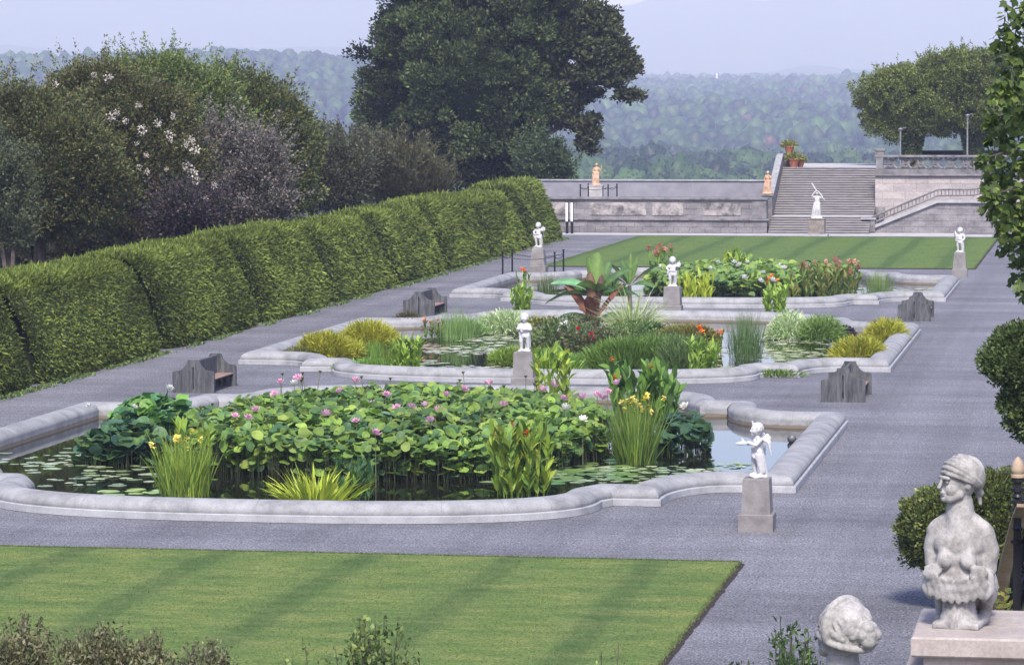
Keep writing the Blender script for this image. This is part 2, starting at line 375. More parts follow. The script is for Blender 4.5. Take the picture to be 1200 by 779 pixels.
# ================================================================== THE SETTING
def sstep(a, b, x): t = np.clip((x-a)/(b-a), 0, 1); return t*t*(3-2*t)
_ph = rng.random((8, 2))*6.28
def terr(x, y):
    x = np.asarray(x, float); y = np.asarray(y, float)
    D = np.hypot(x, y); az = np.degrees(np.arctan2(x, y))
    out = np.maximum(np.maximum(y-262, -60-y), np.maximum(-75-x, x-60))      # distance outside the garden plateau
    z = -.35-46*sstep(0, 420, out)
    und = 0
    for i, (wl, a) in enumerate(((900, 7), (520, 5), (330, 3.5), (1500, 8))):
        und = und+a*np.sin(x*6.283/wl*(.6+.2*i)+_ph[i, 0])*np.sin(y*6.283/wl+_ph[i, 1])
    z = z+und*sstep(500, 1500, D)
    z = z+34*sstep(2300, 4800, D)+12*sstep(4300, 6500, D)
    ridge = 46*sstep(2500, 3500, D)*(1-sstep(-12.6, -8.5, az)*.92)*(1-.6*sstep(3700, 4600, D))   # wooded ridge to the left
    z = z+ridge
    mt = 150+60*np.sin(az*.35+1.0)+26*np.sin(az*.9+.4)+12*np.sin(az*2.3)+6*np.sin(az*5.1+2)
    z = z+(mt*.55-20)*sstep(7400, 8600, D)+(215+.55*mt)*sstep(9600, 11800, D)*(1+.06*np.sin(az*.7+2))
    return z
xs = np.concatenate([-np.geomspace(9000, 120, 90), np.linspace(-110, 80, 24), np.geomspace(100, 6000, 40)])
ys = np.concatenate([[-300, -150, -80], np.linspace(-60, 320, 30), np.geomspace(340, 12500, 150)])
XX, YY = np.meshgrid(xs, ys); ZZ = terr(XX, YY)
V = np.stack([XX, YY, ZZ], -1).reshape(-1, 3); nx = len(xs)
ii = (np.arange(len(ys)-1)[:, None]*nx+np.arange(nx-1)[None]).ravel()
tag(npmesh('valley_terrain', V, [np.stack([ii, ii+1, ii+nx+1, ii+nx], 1)], EARTH, smooth=True), kind='structure')

# far-off woods: one mass
c = Cloud()
def wood(D0, D1, spacing, r0, r1, sub):
    a0, a1 = R(-21), R(4); area = .5*(a1-a0)*(D1**2-D0**2); n = int(area/spacing**2)
    D = np.sqrt(rng.uniform(D0**2, D1**2, n)); a = rng.uniform(a0, a1, n); x = D*np.sin(a); y = D*np.cos(a)
    r = rng.uniform(r0, r1, n); z = terr(x, y)
    sp = noise_arr(x/180., y/180.)
    tall = 1+.35*rng.random(n)
    hgt = r*tall*1.0+rng.uniform(2, 6, n)
    P = np.stack([x, y, z+hgt], 1); Rr = np.stack([r, r, r*tall], 1)
    C = pal(n, [(.020, .046, .013), (.032, .066, .017), (.012, .028, .010), (.046, .082, .02)], .22)
    C *= (1+.5*sp)[:, None]
    odd = rng.random(n) < .006; C[odd] = (.09, .05, .035)
    c.blobs(P, Rr, C, sub=sub, amp=.34)
    return P, Rr, C
def noise_arr(x, y): return vnoise(np.stack([x, y, 0*x+3.3], 1))
P1, R1, C1 = wood(1250, 2500, 10.8, 3.8, 7.0, 3)
# leafy texture on the nearest crowns
c2n = 70
front = np.argsort(P1[:, 1])[:]
idx = np.repeat(np.arange(len(P1)), c2n); dd = rdir(len(idx)); dd[:, 2] = np.abs(dd[:, 2]); dd[:, 1] -= .35; dd = unit(dd)
Pl = P1[idx]+dd*R1[idx]*rng.uniform(.85, 1.06, len(idx))[:, None]
c.leaves(Pl, dd, 1.3, 1.0, C1[idx]*rng.uniform(.75, 1.3, len(idx))[:, None], .9)
wood(2500, 4300, 15.5, 4.6, 8.0, 2); wood(4300, 7400, 23, 6, 10, 2)
tag(c.build('distant_wood', LEAF), 'hazy blue green wood filling the valley beyond the terrace', 'woodland', kind='stuff')
# conifers and taller tops along the left ridge are part of the same wood mass

# gravel sheet, flush 4 mm layers
mb = MB(); mb.add([(-38, -60, 0), (45, -60, 0), (45, 236, 0), (-38, 236, 0)], [(0, 1, 2, 3)])
tag(mb.build('gravel_ground', GRAVEL), kind='structure')

mb = MB(); mb.add([(-75, -60, -.01), (-38, -60, -.01), (-38, 236, -.01), (-75, 236, -.01)], [(0, 1, 2, 3)])
tag(mb.build('planting_bed', EARTH), kind='structure')
# lawns: raised turf with a ragged cut edge and grass blades along it
def lawn(name, x0, x1, y0, y1, mat, label, nblade, h=.07, bh=.05):
    n = 160; V = []; 
    def edge(ax, ay, bx, by, n):
        L = math.hypot(bx-ax, by-ay); nx_, ny_ = (by-ay)/L, -(bx-ax)/L
        for i in range(n):
            t = i/n; w_ = .04*noise.noise(Vector((ax+t*(bx-ax), ay+t*(by-ay), 0))*1.7)+.025*noise.noise(Vector((ax+t*(bx-ax), ay+t*(by-ay), 5))*5)
            V.append((ax+t*(bx-ax)+nx_*w_, ay+t*(by-ay)+ny_*w_))
    edge(x0, y0, x1, y0, n); edge(x1, y0, x1, y1, n); edge(x1, y1, x0, y1, n); edge(x0, y1, x0, y0, n)
    mb = MB(); mb.prism(V, 'z', .004, h); o = mb.build(name, mat); tag(o, kind='structure')
    e = MB(); N = len(V); cx, cy = (x0+x1)/2, (y0+y1)/2
    inn = [(a, b, h-.012) for a, b in V]; out = [(a+math.copysign(.10, a-cx) if abs(abs(a-cx)-(x1-x0)/2) < .2 else a, b+math.copysign(.06, b-cy) if abs(abs(b-cy)-(y1-y0)/2) < .2 else b, .006) for a, b in V]
    e.add(inn+out, [(i, (i+1) % N, (i+1) % N+N, i+N) for i in range(N)]); tag(e.build('soil_edge', SOIL), kind='structure')
    k = nblade; 
    if k:
        c = Cloud(); x = rng.uniform(x0, x1, k); y = y0+(y1-y0)*(rng.random(k))
        m = k//5; j = rng.integers(0, 4, m); t = rng.random(m)
        x[:m] = np.where(j == 0, x1+rng.normal(0, .03, m), np.where(j == 1, x0, x0+t*(x1-x0))); y[:m] = np.where(j >= 2, y1+rng.normal(0, .03, m), y0+t*(y1-y0))
        P = np.stack([x, y, np.full(k, h-.005)], 1); D = rdir(k)*.5+np.array([0, 0, 1])
        c.strips(P, D, rng.uniform(.6, 1.3, k)*bh, .012, pal(k, [(.05, .085, .02), (.09, .12, .035), (.12, .13, .05)], .2), .6, (1, .2))
        tag(c.build('grass_blades', LEAF), label, 'grass', kind='stuff')
lawn('near_lawn', AX-HW, AX+HW, 38, 71.3, LAWN1, 'short mown grass of the near lawn with soft diagonal stripes', 120000, bh=.045)
lawn('far_lawn', AX-12.1, AX+12.0, 190.4, 229.6, LAWN2, 'smooth green grass of the far lawn below the steps', 60000, bh=.05)
mb = MB(); mb.add([(-38, 232.6, .004), (-8, 232.6, .004), (-8, 236, .004), (-38, 236, .004)], [(0, 1, 2, 3)])
tag(mb.build('flagstone_path', LIGHTST), kind='structure')

# ------------------------------------------------------------------ pools
def pool_outline(Vw, Va):
    k = (Va-Vw)/7.5; pts = []                   # quarter: u from corner inward, v outward
    U = HW
    q = [(U, 0), (U, Vw)]
    for i in range(0, 9):                        # concave sweep from wing to ledge
        a = i/8*math.pi/2; q.append((10.35-1.45*math.sin(a), Vw+2.75*k*(1-math.cos(a))))
    q += [(8.9, Vw+3.15*k), (7.75, Vw+3.15*k)]
    for i in range(0, 25):
        a = i/24*math.pi/2; e = .80
        q.append((7.55*math.cos(a)**e, Vw+3.6*k+(Va-Vw-3.6*k)*math.sin(a)**e))
    return q
def full_outline(Vw, Va, cy):
    q = pool_outline(Vw, Va)[1:]                 # corner ... apex (u->0, v=Va)
    A = [(AX+u, cy-v) for u, v in q]             # front right
    B = [(AX-u, cy-v) for u, v in q[::-1]][1:]   # front left
    Cc = [(AX-u, cy+v) for u, v in q]; D = [(AX+u, cy+v) for u, v in q[::-1]][1:]
    pts = A+B+Cc+D; out = [pts[0]]
    for p in pts[1:]:
        if math.hypot(p[0]-out[-1][0], p[1]-out[-1][1]) > .06: out.append(p)
    return out                                    # clockwise seen from above? handled by sign
def inset(poly, d):
    n = len(poly); area = sum(poly[i][0]*poly[(i+1) % n][1]-poly[(i+1) % n][0]*poly[i][1] for i in range(n)); s = 1 if area > 0 else -1
    out = []
    for i in range(n):
        a, b, c_ = Vector(poly[i-1]), Vector(poly[i]), Vector(poly[(i+1) % n])
        d1 = (b-a).normalized(); d2 = (c_-b).normalized(); n1 = Vector((-d1.y, d1.x))*s; n2 = Vector((-d2.y, d2.x))*s
        m = (n1+n2); m = m.normalized() if m.length > 1e-6 else n1
        out.append(b+m*(d/max(.5, m.dot(n1))))
    return out
def ringmesh(poly, prof):
    V = []; F = []; n = len(poly)
    for d, z in prof: V += [(p.x, p.y, z) for p in inset(poly, d)]
    for k in range(len(prof)-1):
        for i in range(n): F.append((k*n+i, k*n+(i+1) % n, (k+1)*n+(i+1) % n, (k+1)*n+i))
    return V, F
def dens(poly, step=.5):
    out = []
    for i in range(len(poly)):
        a, b = poly[i], poly[(i+1) % len(poly)]; L = math.hypot(b[0]-a[0], b[1]-a[1]); m = max(1, int(L/step))
        for j in range(m): out.append((a[0]+(b[0]-a[0])*j/m, a[1]+(b[1]-a[1])*j/m))
    return out
POLYS = []
def in_pool(x, y):
    for P_ in POLYS:
        c_ = False; n = len(P_)
        for i in range(n):
            a, b = P_[i], P_[i-1]
            if (a.y > y) != (b.y > y) and x < (b.x-a.x)*(y-a.y)/(b.y-a.y)+a.x: c_ = not c_
        if c_: return True
    return False
POOLS = [(92.7, 8.55, 16.1, 'nearest pool with pale bullnose coping around the pink lotus bed'),
         (130.6, 9.75, 16.2, 'middle pool with pale bullnose coping around the banana and grasses'),
         (168.75, 7.5, 13.6, 'farthest pool with worn buff coping around the white lotus bed')]
for cy, Vw, Va, lab in POOLS:
    poly = dens(full_outline(Vw, Va, cy), 1.0)
    t = empty('pool_surround', (AX, cy, 0), lab, 'pool', 'ornamental pools in a row on the gravel')
    off = lambda V: [(x-AX, y-cy, z) for x, y, z in V]
    POLYS.append(inset(poly, 1.15)); rprof = []
    for i in range(13):
        a = math.pi*i/12; rprof.append((.49-.43*math.cos(a)-(.0 if i else -.0), .235+.245*math.sin(a)))
    rprof = [(.16, .188), (.075, .19)]+rprof+[(.90, .10), (.95, -.02)]
    V, F = ringmesh(poly, rprof); mb = MB(); mb.add(off(V), F); copo = mb.build('coping', COPING, t, smooth=True)
    V, F = ringmesh(poly, [(.035, .0), (.0, .01), (-.0, .165), (.02, .185), (.3, .187)]); mb = MB(); mb.add(off(V), F); mb.build('plinth', PLINTH, t, smooth=False)
    mb = MB(); ip = inset(poly, .88); n = len(ip); mb.add([(p.x, p.y, .018) for p in ip], [tuple(range(n))])
    tag(mb.build('pond_water', WATERM), kind='structure')
    # joints between coping stones
    mj = MB(); acc = 0
    for i in range(len(poly)):
        if i % 4 != 0: continue
        V, F = ringmesh(poly, [(d-.004 if d < .4 else d+.003, z+.004) for d, z in rprof[2:15]]); n = len(poly)
        a = [V[k*n+i] for k in range(13)]; b = [V[k*n+(i+1) % n] for k in range(13)]
        b = [tuple(Vector(x)+(Vector(y)-Vector(x))  .normalized()*.008) for x, y in zip(a, b)]
        mj.add(off(a+b), [(k, k+1, k+14, k+13) for k in range(12)])
    cm = bpy.data.meshes[copo.data.name]; bm = bmesh.new(); bm.from_mesh(cm); nf0 = len(bm.faces); bvs = [bm.verts.new(v) for v in mj.V]
    for f in mj.F: q = bm.faces.new([bvs[i] for i in f]); q.material_index = 1
    bm.to_mesh(cm); bm.free(); cm.materials.append(BALUST)

# ------------------------------------------------------------------ clipped hedge with slanting grooves
hedge = empty('clipped_hedge', (-36.6, 165, 0), 'long clipped green hedge with sloping face and dark grooves behind the left path', 'hedge')
GR = [82, 96.5, 111.2, 127.2, 142.2, 156.4, 170.5, 184.5, 198.5, 212.5, 226.5]
HPAL = [(.058, .084, .019), (.080, .107, .024), (.042, .062, .016), (.104, .126, .030)]
for i in range(len(GR)-1):
    y0, y1 = GR[i]+.62, GR[i+1]-.62; h = 3.60+.12*math.sin(i*2.1); 
    if i >= 9: h += .25
    # section: battered front, rounded top; grid of cross-section x length
    prof = [(-35.75, 0), (-35.72, .5), (-35.95, 1.3), (-36.3, 2.2), (-36.7, 3.0), (-37.0, h-.30), (-37.25, h-.06), (-37.7, h+.03), (-38.6, h+.06), (-39.4, h), (-39.8, h-.3), (-39.9, 1.5), (-39.9, 0)]
    ny = 26; V = []; N = []
    for j in range(ny+1):
        y = y0+(y1-y0)*j/ny; e = min(y-y0, y1-y)
        shr = .40*math.exp(-e/.28)
        for k, (x, z) in enumerate(prof):
            b = .12*noise.noise(Vector((x*.5, y*.4, z*.5)))+.08*noise.noise(Vector((x*2, y*2, z*2)))
            sx = x-(shr if k < 8 else 0)+b*(1 if k < 7 else 0); sz = z+(b*.9-shr*.4 if 5 <= k <= 9 else 0); V.append((sx-.55*max(0, (y-140)/86), y, sz))
    np_ = len(prof); F = [(j*np_+k, j*np_+k+1, (j+1)*np_+k+1, (j+1)*np_+k) for j in range(ny) for k in range(np_-1)]
    Vn = np.array(V); c = Cloud()
    Vl = Vn-np.array([-36.6, 165, 0])
    Fq = np.array(F); nend = [list(range(np_)), [ny*np_+k for k in range(np_)][::-1]]
    c.put(Vl, Q=Fq, C=np.tile((.026, .032, .013), (len(Vl), 1)))  # core coloured darker than the leaves, painting shade into the grooves
    endt = []
    for ring in nend: endt += [[ring[0], ring[k], ring[k+1]] for k in range(1, np_-1)]
    c.T.append(np.array(endt))
    nl = int(46000*(y1-y0)/14*(1.2 if y0 < 150 else .8 if y0 < 190 else .55))
    sel = rng.integers(0, len(Fq), nl*2); kk = sel % (np_-1)
    keep = rng.random(nl*2) < np.array([1, 1, 1, 1, 1, 1, .9, .7, .6, .25, .1, .1])[kk]; sel = sel[keep][:nl]; n = len(sel)
    a, b_, c_, d_ = (Vl[Fq[sel, q]] for q in range(4)); u, v = rng.random((n, 1)), rng.random((n, 1))
    P = (a*(1-u)+b_*u)*(1-v)+(d_*(1-u)+c_*u)*v; nrm = unit(np.cross(b_-a, d_-a)); 
    nrm *= np.sign((nrm*np.array([1, 0, .6])).sum(1))[:, None]
    yw = P[:, 1]+165; tone = vnoise(np.stack([P[:, 0]*.9, P[:, 1]*.35+P[:, 2]*.35, P[:, 2]-P[:, 1]*.22], 1))
    big = vnoise(P*np.array([.25, .22, .25])+9)
    C = pal(n, HPAL, .09)*(1+.6*tone+.3*big)[:, None]
    topm = (P[:, 2] > h-.35); C[topm] = C[topm]*np.array([1.12, 1.1, 1.0])  # top leaves tinted brighter: skyward light painted into the colour
    # sprays sweep: long axis runs along the hedge and droops towards the camera
    D = nrm*.55+np.array([.1, -.75, -.28])
    D[topm] = nrm[topm]*.8+np.array([.0, -.4, .35])
    sc = 1.0+max(0, (y0-110)/150)
    L = .12*sc*rng.lognormal(0, .35, n)
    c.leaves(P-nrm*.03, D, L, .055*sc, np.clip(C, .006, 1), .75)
    # loose shoots on the top edge
    m = int(n*.0035); s2 = rng.integers(0, n, m); s2 = s2[P[s2, 2] > h-.5]; m = len(s2)
    c.strips(P[s2], nrm[s2]+np.array([0, 0, 1.3])+.5*rdir(m), .17, .03*sc, C[s2]*1.15, .4, (1, .7, .2))
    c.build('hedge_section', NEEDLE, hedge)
# weeds at the hedge foot
c = Cloud(); n = 16000; y = 80+(226-80)*rng.random(n)**.8; x = -35.55+np.abs(rng.normal(0, .16, n)); x = x-.55*np.maximum(0, (y-140)/86); keep = vnoise(np.stack([x*.9, y*.6, 0*x], 1))+.25 > rng.random(n)*.8; x, y = x[keep], y[keep]; n = len(x)
c.leaves(np.stack([x, y, np.full(n, .01)], 1), np.array([0, 0, 1.]), .12, .09, pal(n, [(.08, .13, .035), (.05, .09, .03), (.15, .18, .07)], .2), .9)
tag(c.build('ground_cover', LEAF), 'low weedy ground cover along the foot of the clipped hedge', 'ground cover', kind='stuff')

# ------------------------------------------------------------------ far terrace, walls and steps
t = empty('terrace_wall', (-30.3, 236.4, 0), 'long stained grey stone wall with capped ledge between hedge and steps', 'wall')
def loc(mb, o): mb.V = [(x-o[0], y-o[1], z-o[2]) for x, y, z in mb.V]; return mb
O = (-30.3, 236.4, 0)
mb = MB(); mb.box(-42, -23.55, 236.3, 237.6, 0, .86); loc(mb, O).build('wall_base', WALLST, t)
mb = MB(); mb.box(-42, -23.4, 236.15, 237.6, .862, 1.0, bev=.03); loc(mb, O).build('ledge', BALUST, t)
mb = MB(); mb.box(-42, -23.65, 236.55, 237.6, 1.002, 2.28); loc(mb, O).build('wall_body', WALLST, t)
for x0, x1 in ((-40, -37.5), (-36, -32), (-31.6, -29.4), (-28.0, -25.4)):
    mb = MB(); mb.box(x0, x1, 236.50, 236.56, 1.22, 2.1); loc(mb, O).build('panel', PATCHW, t)
mb = MB(); mb.box(-42, -23.5, 236.38, 237.75, 2.282, 2.46, bev=.04); loc(mb, O).build('cap', BALUST, t)
mb = MB(); mb.box(-24.6, -23.6, 236.48, 237.7, 1.004, 2.275, bev=.02); loc(mb, O).build('end_pier', BALUST, t)
mb = MB(); mb.add([(-75, 237.5, 2.2), (-23.9, 237.5, 2.2), (-23.9, 262, 2.2), (-75, 262, 2.2)], [(0, 1, 2, 3)]); tag(mb.build('terrace_ground', GRAVEL), kind='structure')
t = empty('parapet_wall', (-31, 247, 2.2), 'smooth blue grey parapet wall behind the terracotta statue', 'wall'); O = (-31, 247, 2.2)
mb = MB(); mb.box(-41.5, -24.15, 246.7, 247.4, 2.2, 3.30); loc(mb, O).build('wall_body', plain('parapet_grey', (.21, .21, .235), .8, var=.18, scale=1.3), t)
mb = MB(); mb.box(-41.6, -24.1, 246.6, 247.5, 3.302, 3.42, bev=.03); loc(mb, O).build('cap', COPING, t)
mb = MB(); mb.box(-30.0, -29.95, 246.68, 246.70, 2.2, 3.3); loc(mb, O).build('pipe', COPING, t)
mb = MB(); mb.add([(-42, 236.3, 0), (-42, 262, 0), (-75, 262, 0), (-75, 236.3, 0)], [(0, 1, 2, 3)]); tag(mb.build('side_ground', EARTH), kind='structure')

def flight(parent, name, x0, x1, y0, z0, n, rise, run, flat=0):
    for i in range(n):
        mb = MB(); d = run+.02 if i < n-1 else flat
        mb.box(x0, x1, y0+i*run, y0+i*run+d+ .3, z0+i*rise-(.0 if i == 0 else .02), z0+(i+1)*rise-.045)
        loc(mb, (AX, 236, 0))
        m2 = MB(); m2.box(x0, x1, y0+i*run-.05, y0+i*run+d+.3, z0+(i+1)*rise-.045+.001, z0+(i+1)*rise, bev=.008); loc(m2, (AX, 236, 0))
        o = mb.build(name, STEPST, parent); m2.build('tread', TREAD, o)
st = empty('stone_steps', (AX, 236, 0), 'broad grey stone steps rising in two flights behind the sword statue', 'steps')
SX0, SX1 = -23.55, -16.5
flight(st, 'step', SX0+.1, SX1+.0, 236.1, .0, 7, .157, .36, 2.4)
flight(st, 'step', SX0, SX1, 241.1, 1.10, 20, .160, .35, 1.5)
mb = MB(); mb.box(SX0-.02, SX1, 248.3, 262, 1.0, 4.295); tag(mb.build('upper_terrace', LIGHTST), kind='structure')
mb = MB(); mb.add([(SX0+.1, 238.3, 1.104), (SX1, 238.3, 1.104), (SX1, 241.05, 1.104), (SX0+.1, 241.05, 1.104)], [(0, 1, 2, 3)]); tag(mb.build('landing_paving', LIGHTST), kind='structure')
# left cheek wall following the upper flight
t = empty('cheek_wall', (-24.0, 241, 0), 'sloping stone cheek wall on the left of the upper steps', 'wall'); O = (-24.0, 241, 0)
mb = MB(); mb.prism([(240.6, 1.0), (240.6, 2.35), (247.8, 5.1), (249.3, 5.15), (249.3, 1.0)], 'x', -23.95, -23.572); loc(mb, O).build('wall_body', BALUST, t)
mb = MB(); mb.prism([(240.55, 2.352), (240.55, 2.46), (247.75, 5.25), (249.4, 5.28), (249.4, 5.152), (247.8, 5.102)], 'x', -24.0, -23.53); loc(mb, O).build('cap', COPING, t)

# right retaining wall with pierced balustrade
RW0, RW1 = SX1, -3.0
t = empty('retaining_wall', (-10, 243, 0), 'pale buff block retaining wall right of the steps below the balustrade', 'wall'); O = (-10, 243, 0)
mb = MB(); mb.box(RW0+.003, RW1, 242.4, 262, 0, 3.80); loc(mb, O).build('wall_body', WALLLT, t)
mb = MB(); mb.box(RW0-.05, RW1, 242.2, 243.1, 3.802, 3.98, bev=.05); loc(mb, O).build('cornice', BALUST, t)
mb = MB(); mb.box(RW0+.003, RW1, 243.2, 262, 3.802, 4.02); loc(mb, O).build('terrace_floor', LIGHTST, t)
mb = MB(); mb.lathe([(.05, 0), (.3, .05), (.38, .3), (.38, .55), (.3, .8), (.05, .86)], 14, (RW0+.35, 242.3, .85)); loc(mb, O).build('scroll', PEDEST, t, smooth=True)
t = empty('balustrade', (-10, 242.6, 3.98), 'pierced stone balustrade with quatrefoil openings on top of the buff wall', 'balustrade'); O = (-10, 242.6, 3.98)
mb = MB(); mb.box(RW0, RW1, 242.35, 242.9, 3.984, 4.32); loc(mb, O).build('base_rail', BALUST, t)
mb = MB(); mb.box(RW0-.05, RW1, 242.32, 242.93, 5.12, 5.30, bev=.04); loc(mb, O).build('top_rail', BALUST, t)
x = RW0+.05; k = 0
while x < RW1-.5:
    if k % 6 == 0:
        mb = MB(); mb.box(x, x+.5, 242.33, 242.92, 4.322, 5.118); loc(mb, O).build('pier', BALUST, t); x += .5
        if k == 0:
            mb = MB(); mb.taper([(.32, .3, 5.302), (.32, .3, 5.55), (.4, .36, 5.6), (.4, .36, 5.72), (.3, .28, 5.78)], RW0+.3, 242.63); loc(mb, O).build('pier_cap', BALUST, t)
    # pierced panel: two arcs crossing with a ring
    w_ = 1.05; mb = MB(); cx = x+w_/2; cz = 4.72
    def arc(c, r, a0, a1, n=10, rr=.055): return [(c[0]+r*math.cos(R(a0+(a1-a0)*i/n)), 242.62, c[1]+r*math.sin(R(a0+(a1-a0)*i/n))) for i in range(n+1)]
    mb.tube(arc((cx, cz+.02), .27, 0, 360, 16), .085, 6)
    mb.tube(arc((cx-w_/2, cz), .36, -80, 80), .11, 6); mb.tube(arc((cx+w_/2, cz), .36, 100, 260), .11, 6)
    mb.tube([(cx-.26, 242.62, 4.33), (cx, 242.62, 4.72), (cx+.26, 242.62, 4.33)], .055, 6)
    mb.tube([(cx, 242.62, 4.72), (cx, 242.62, 5.11)], .05, 6)
    loc(mb, O).build('pierced_panel', BALUST, t); x += w_; k += 1

# side stair ascending to the right against the retaining wall
t = empty('side_stair', (-12, 239, 0), 'grey stone side stair with pierced sloping railing climbing right along the wall', 'stair'); O = (-12, 239, 0)
X0, X1, Z1 = -16.2, -11.9, 2.1
mb = MB(); mb.prism([(X0, 0), (X0, .35), (X1, Z1), (-8.0, Z1), (-8.0, 0)], 'y', 238.2, 242.3); loc(mb, O).build('stair_body', WALLST, t)
mb = MB(); mb.prism([(X0, .352), (X1, Z1+.002), (-8.0, Z1+.002), (-8, Z1+.22), (X1-.06, Z1+.22), (X0, .57)], 'y', 238.0, 238.5); loc(mb, O).build('string_course', PLINTH, t)
mb = MB(); mb.prism([(X0+.0, .1), (X0+.0, .9), (X0-.9, .9), (X0-.9, 0)], 'y', 237.9, 238.9); loc(mb, O).build('newel_block', BALUST, t)
mb = MB(); mb.box(X0-1.0, X0+.06, 237.8, 239.0, .902, 1.04, bev=.03); loc(mb, O).build('newel_cap', COPING, t)
pth = [(X0-.2, 1.1), (X1, Z1+.90), (-9.4, Z1+.95), (-7.9, Z1+1.35)]
mb = MB(); mb.tube([(a, 238.25, b) for a, b in pth], .075, 6); loc(mb, O).build('handrail', BALUST, t)
mb = MB(); mb.tube([(a, 238.25, b-.42) for a, b in pth], .07, 6); loc(mb, O).build('lower_rail', BALUST, t)
mb = MB()
for (a, b), (c_, d_) in zip(pth[:-1], pth[1:]):
    n = int(abs(c_-a)/.24)
    for i in range(n):
        x = a+(c_-a)*i/n; z = b+(d_-b)*i/n; mb.tube([(x, 238.25, z-.42), (x+.0, 238.25, z)], .04, 5)
loc(mb, O).build('balusters', BALUST, t)
mb = MB(); mb.box(-16.2, 45, 236, 262, -.1, -.002); tag(mb.build('yard_ground', GRAVEL), kind='structure')
mb = MB(); mb.add([(-23.9, 235.9, .001), (-10, 235.9, .001), (-10, 242.5, .001), (-23.9, 242.5, .001)], [(0, 1, 2, 3)]); tag(mb.build('paving', LIGHTST), kind='structure')
# ================================================================== STATUES AND FURNITURE
ICO = {}
for _k in (2, 3):
    _b = bmesh.new(); bmesh.ops.create_icosphere(_b, subdivisions=_k, radius=1); _b.verts.ensure_lookup_table()
    ICO[_k] = (np.array([v.co[:] for v in _b.verts]), np.array([[v.index for v in f.verts] for f in _b.faces])); _b.free()
def sculpt(name, prims, voxel, mat, parent=None, smooth=6, loc=None, disp=0.0, dscale=14, rot=0):
    VV = []; FF = []; cnt = [0]
    def emit(V, F): VV.append(np.asarray(V)); FF.append(np.asarray(F)+cnt[0]); cnt[0] += len(V)
    def sph(c, r, M3=None, sub=3):
        U, T = ICO[sub if max(r) > .05 else 2]; V = U*np.array(r)
        if M3 is not None: V = V @ np.array(M3).T
        emit(V+np.array(c), T)
    def cap(p0, p1, r0, r1):
        p0, p1 = np.array(p0, float), np.array(p1, float); sph(p0, (r0,)*3); sph(p1, (r1,)*3)
        d = p1-p0; L = np.linalg.norm(d)
        if L < 1e-4: return
        d /= L; a = np.cross(d, [0, 0, 1.] if abs(d[2]) < .9 else [1., 0, 0]); a /= np.linalg.norm(a); b = np.cross(d, a)
        q = np.arange(16)/16*2*np.pi; ring = np.cos(q)[:, None]*a+np.sin(q)[:, None]*b
        V = np.concatenate([p0+ring*r0, p1+ring*r1, [p0], [p1]]); i = np.arange(16); j = (i+1) % 16
        emit(V, np.concatenate([np.stack([i, j, j+16], 1), np.stack([i, j+16, i+16], 1), np.stack([j, i, 0*i+32], 1), np.stack([i+16, j+16, 0*i+33], 1)]))
    for p in prims:
        if p[0] == 'e':
            sph(p[1], p[2], Matrix.Rotation(R(p[3][0]), 3, 'X') @ Matrix.Rotation(R(p[3][1]), 3, 'Y') @ Matrix.Rotation(R(p[3][2]), 3, 'Z') if len(p) > 3 else None)
        elif p[0] == 'c': cap(*p[1:])
        elif p[0] == 'p':
            pts, rad = p[1], p[2]
            for i in range(len(pts)-1): cap(pts[i], pts[i+1], rad[i], rad[i+1])
        elif p[0] == 'b':
            x0, x1, y0, y1, z0, z1 = p[1]; V = [(x, y, z) for z in (z0, z1) for x, y in ((x0, y0), (x1, y0), (x1, y1), (x0, y1))]
            emit(V, [(3, 2, 1), (3, 1, 0), (4, 5, 6), (4, 6, 7)]+[t_ for i in range(4) for t_ in ((i, (i+1) % 4, (i+1) % 4+4), (i, (i+1) % 4+4, i+4))])
    me = bpy.data.meshes.new(name); V = np.concatenate(VV).astype(np.float32); F = np.concatenate(FF).astype(np.int32)
    me.vertices.add(len(V)); me.vertices.foreach_set('co', V.ravel()); me.loops.add(F.size); me.loops.foreach_set('vertex_index', F.ravel())
    me.polygons.add(len(F)); me.polygons.foreach_set('loop_start', np.arange(len(F), dtype=np.int32)*3); me.update(calc_edges=True)
    o = bpy.data.objects.new(name, me); COL.objects.link(o)
    md = o.modifiers.new('r', 'REMESH'); md.mode = 'VOXEL'; md.voxel_size = voxel
    ms = o.modifiers.new('s', 'SMOOTH'); ms.factor = .5; ms.iterations = smooth
    dg = bpy.context.evaluated_depsgraph_get(); me2 = bpy.data.meshes.new_from_object(o.evaluated_get(dg))
    o.modifiers.clear(); o.data = me2; me2.name = name; bpy.data.meshes.remove(me)
    me2.materials.clear(); me2.materials.append(mat)
    if disp:
        nv = len(me2.vertices); A = np.empty(nv*3, np.float32); me2.vertices.foreach_get('co', A); N_ = np.empty(nv*3, np.float32); me2.vertex_normals.foreach_get('vector', N_)
        A = A.reshape(-1, 3); N_ = N_.reshape(-1, 3); A += N_*(vnoise(A*dscale)*disp*1.5)[:, None]; me2.vertices.foreach_set('co', A.ravel())
    me2.polygons.foreach_set('use_smooth', [True]*len(me2.polygons)); me2.update()
    if parent: o.parent = parent
    if loc is not None: o.location = loc
    o.rotation_euler = (0, 0, rot)
    return o

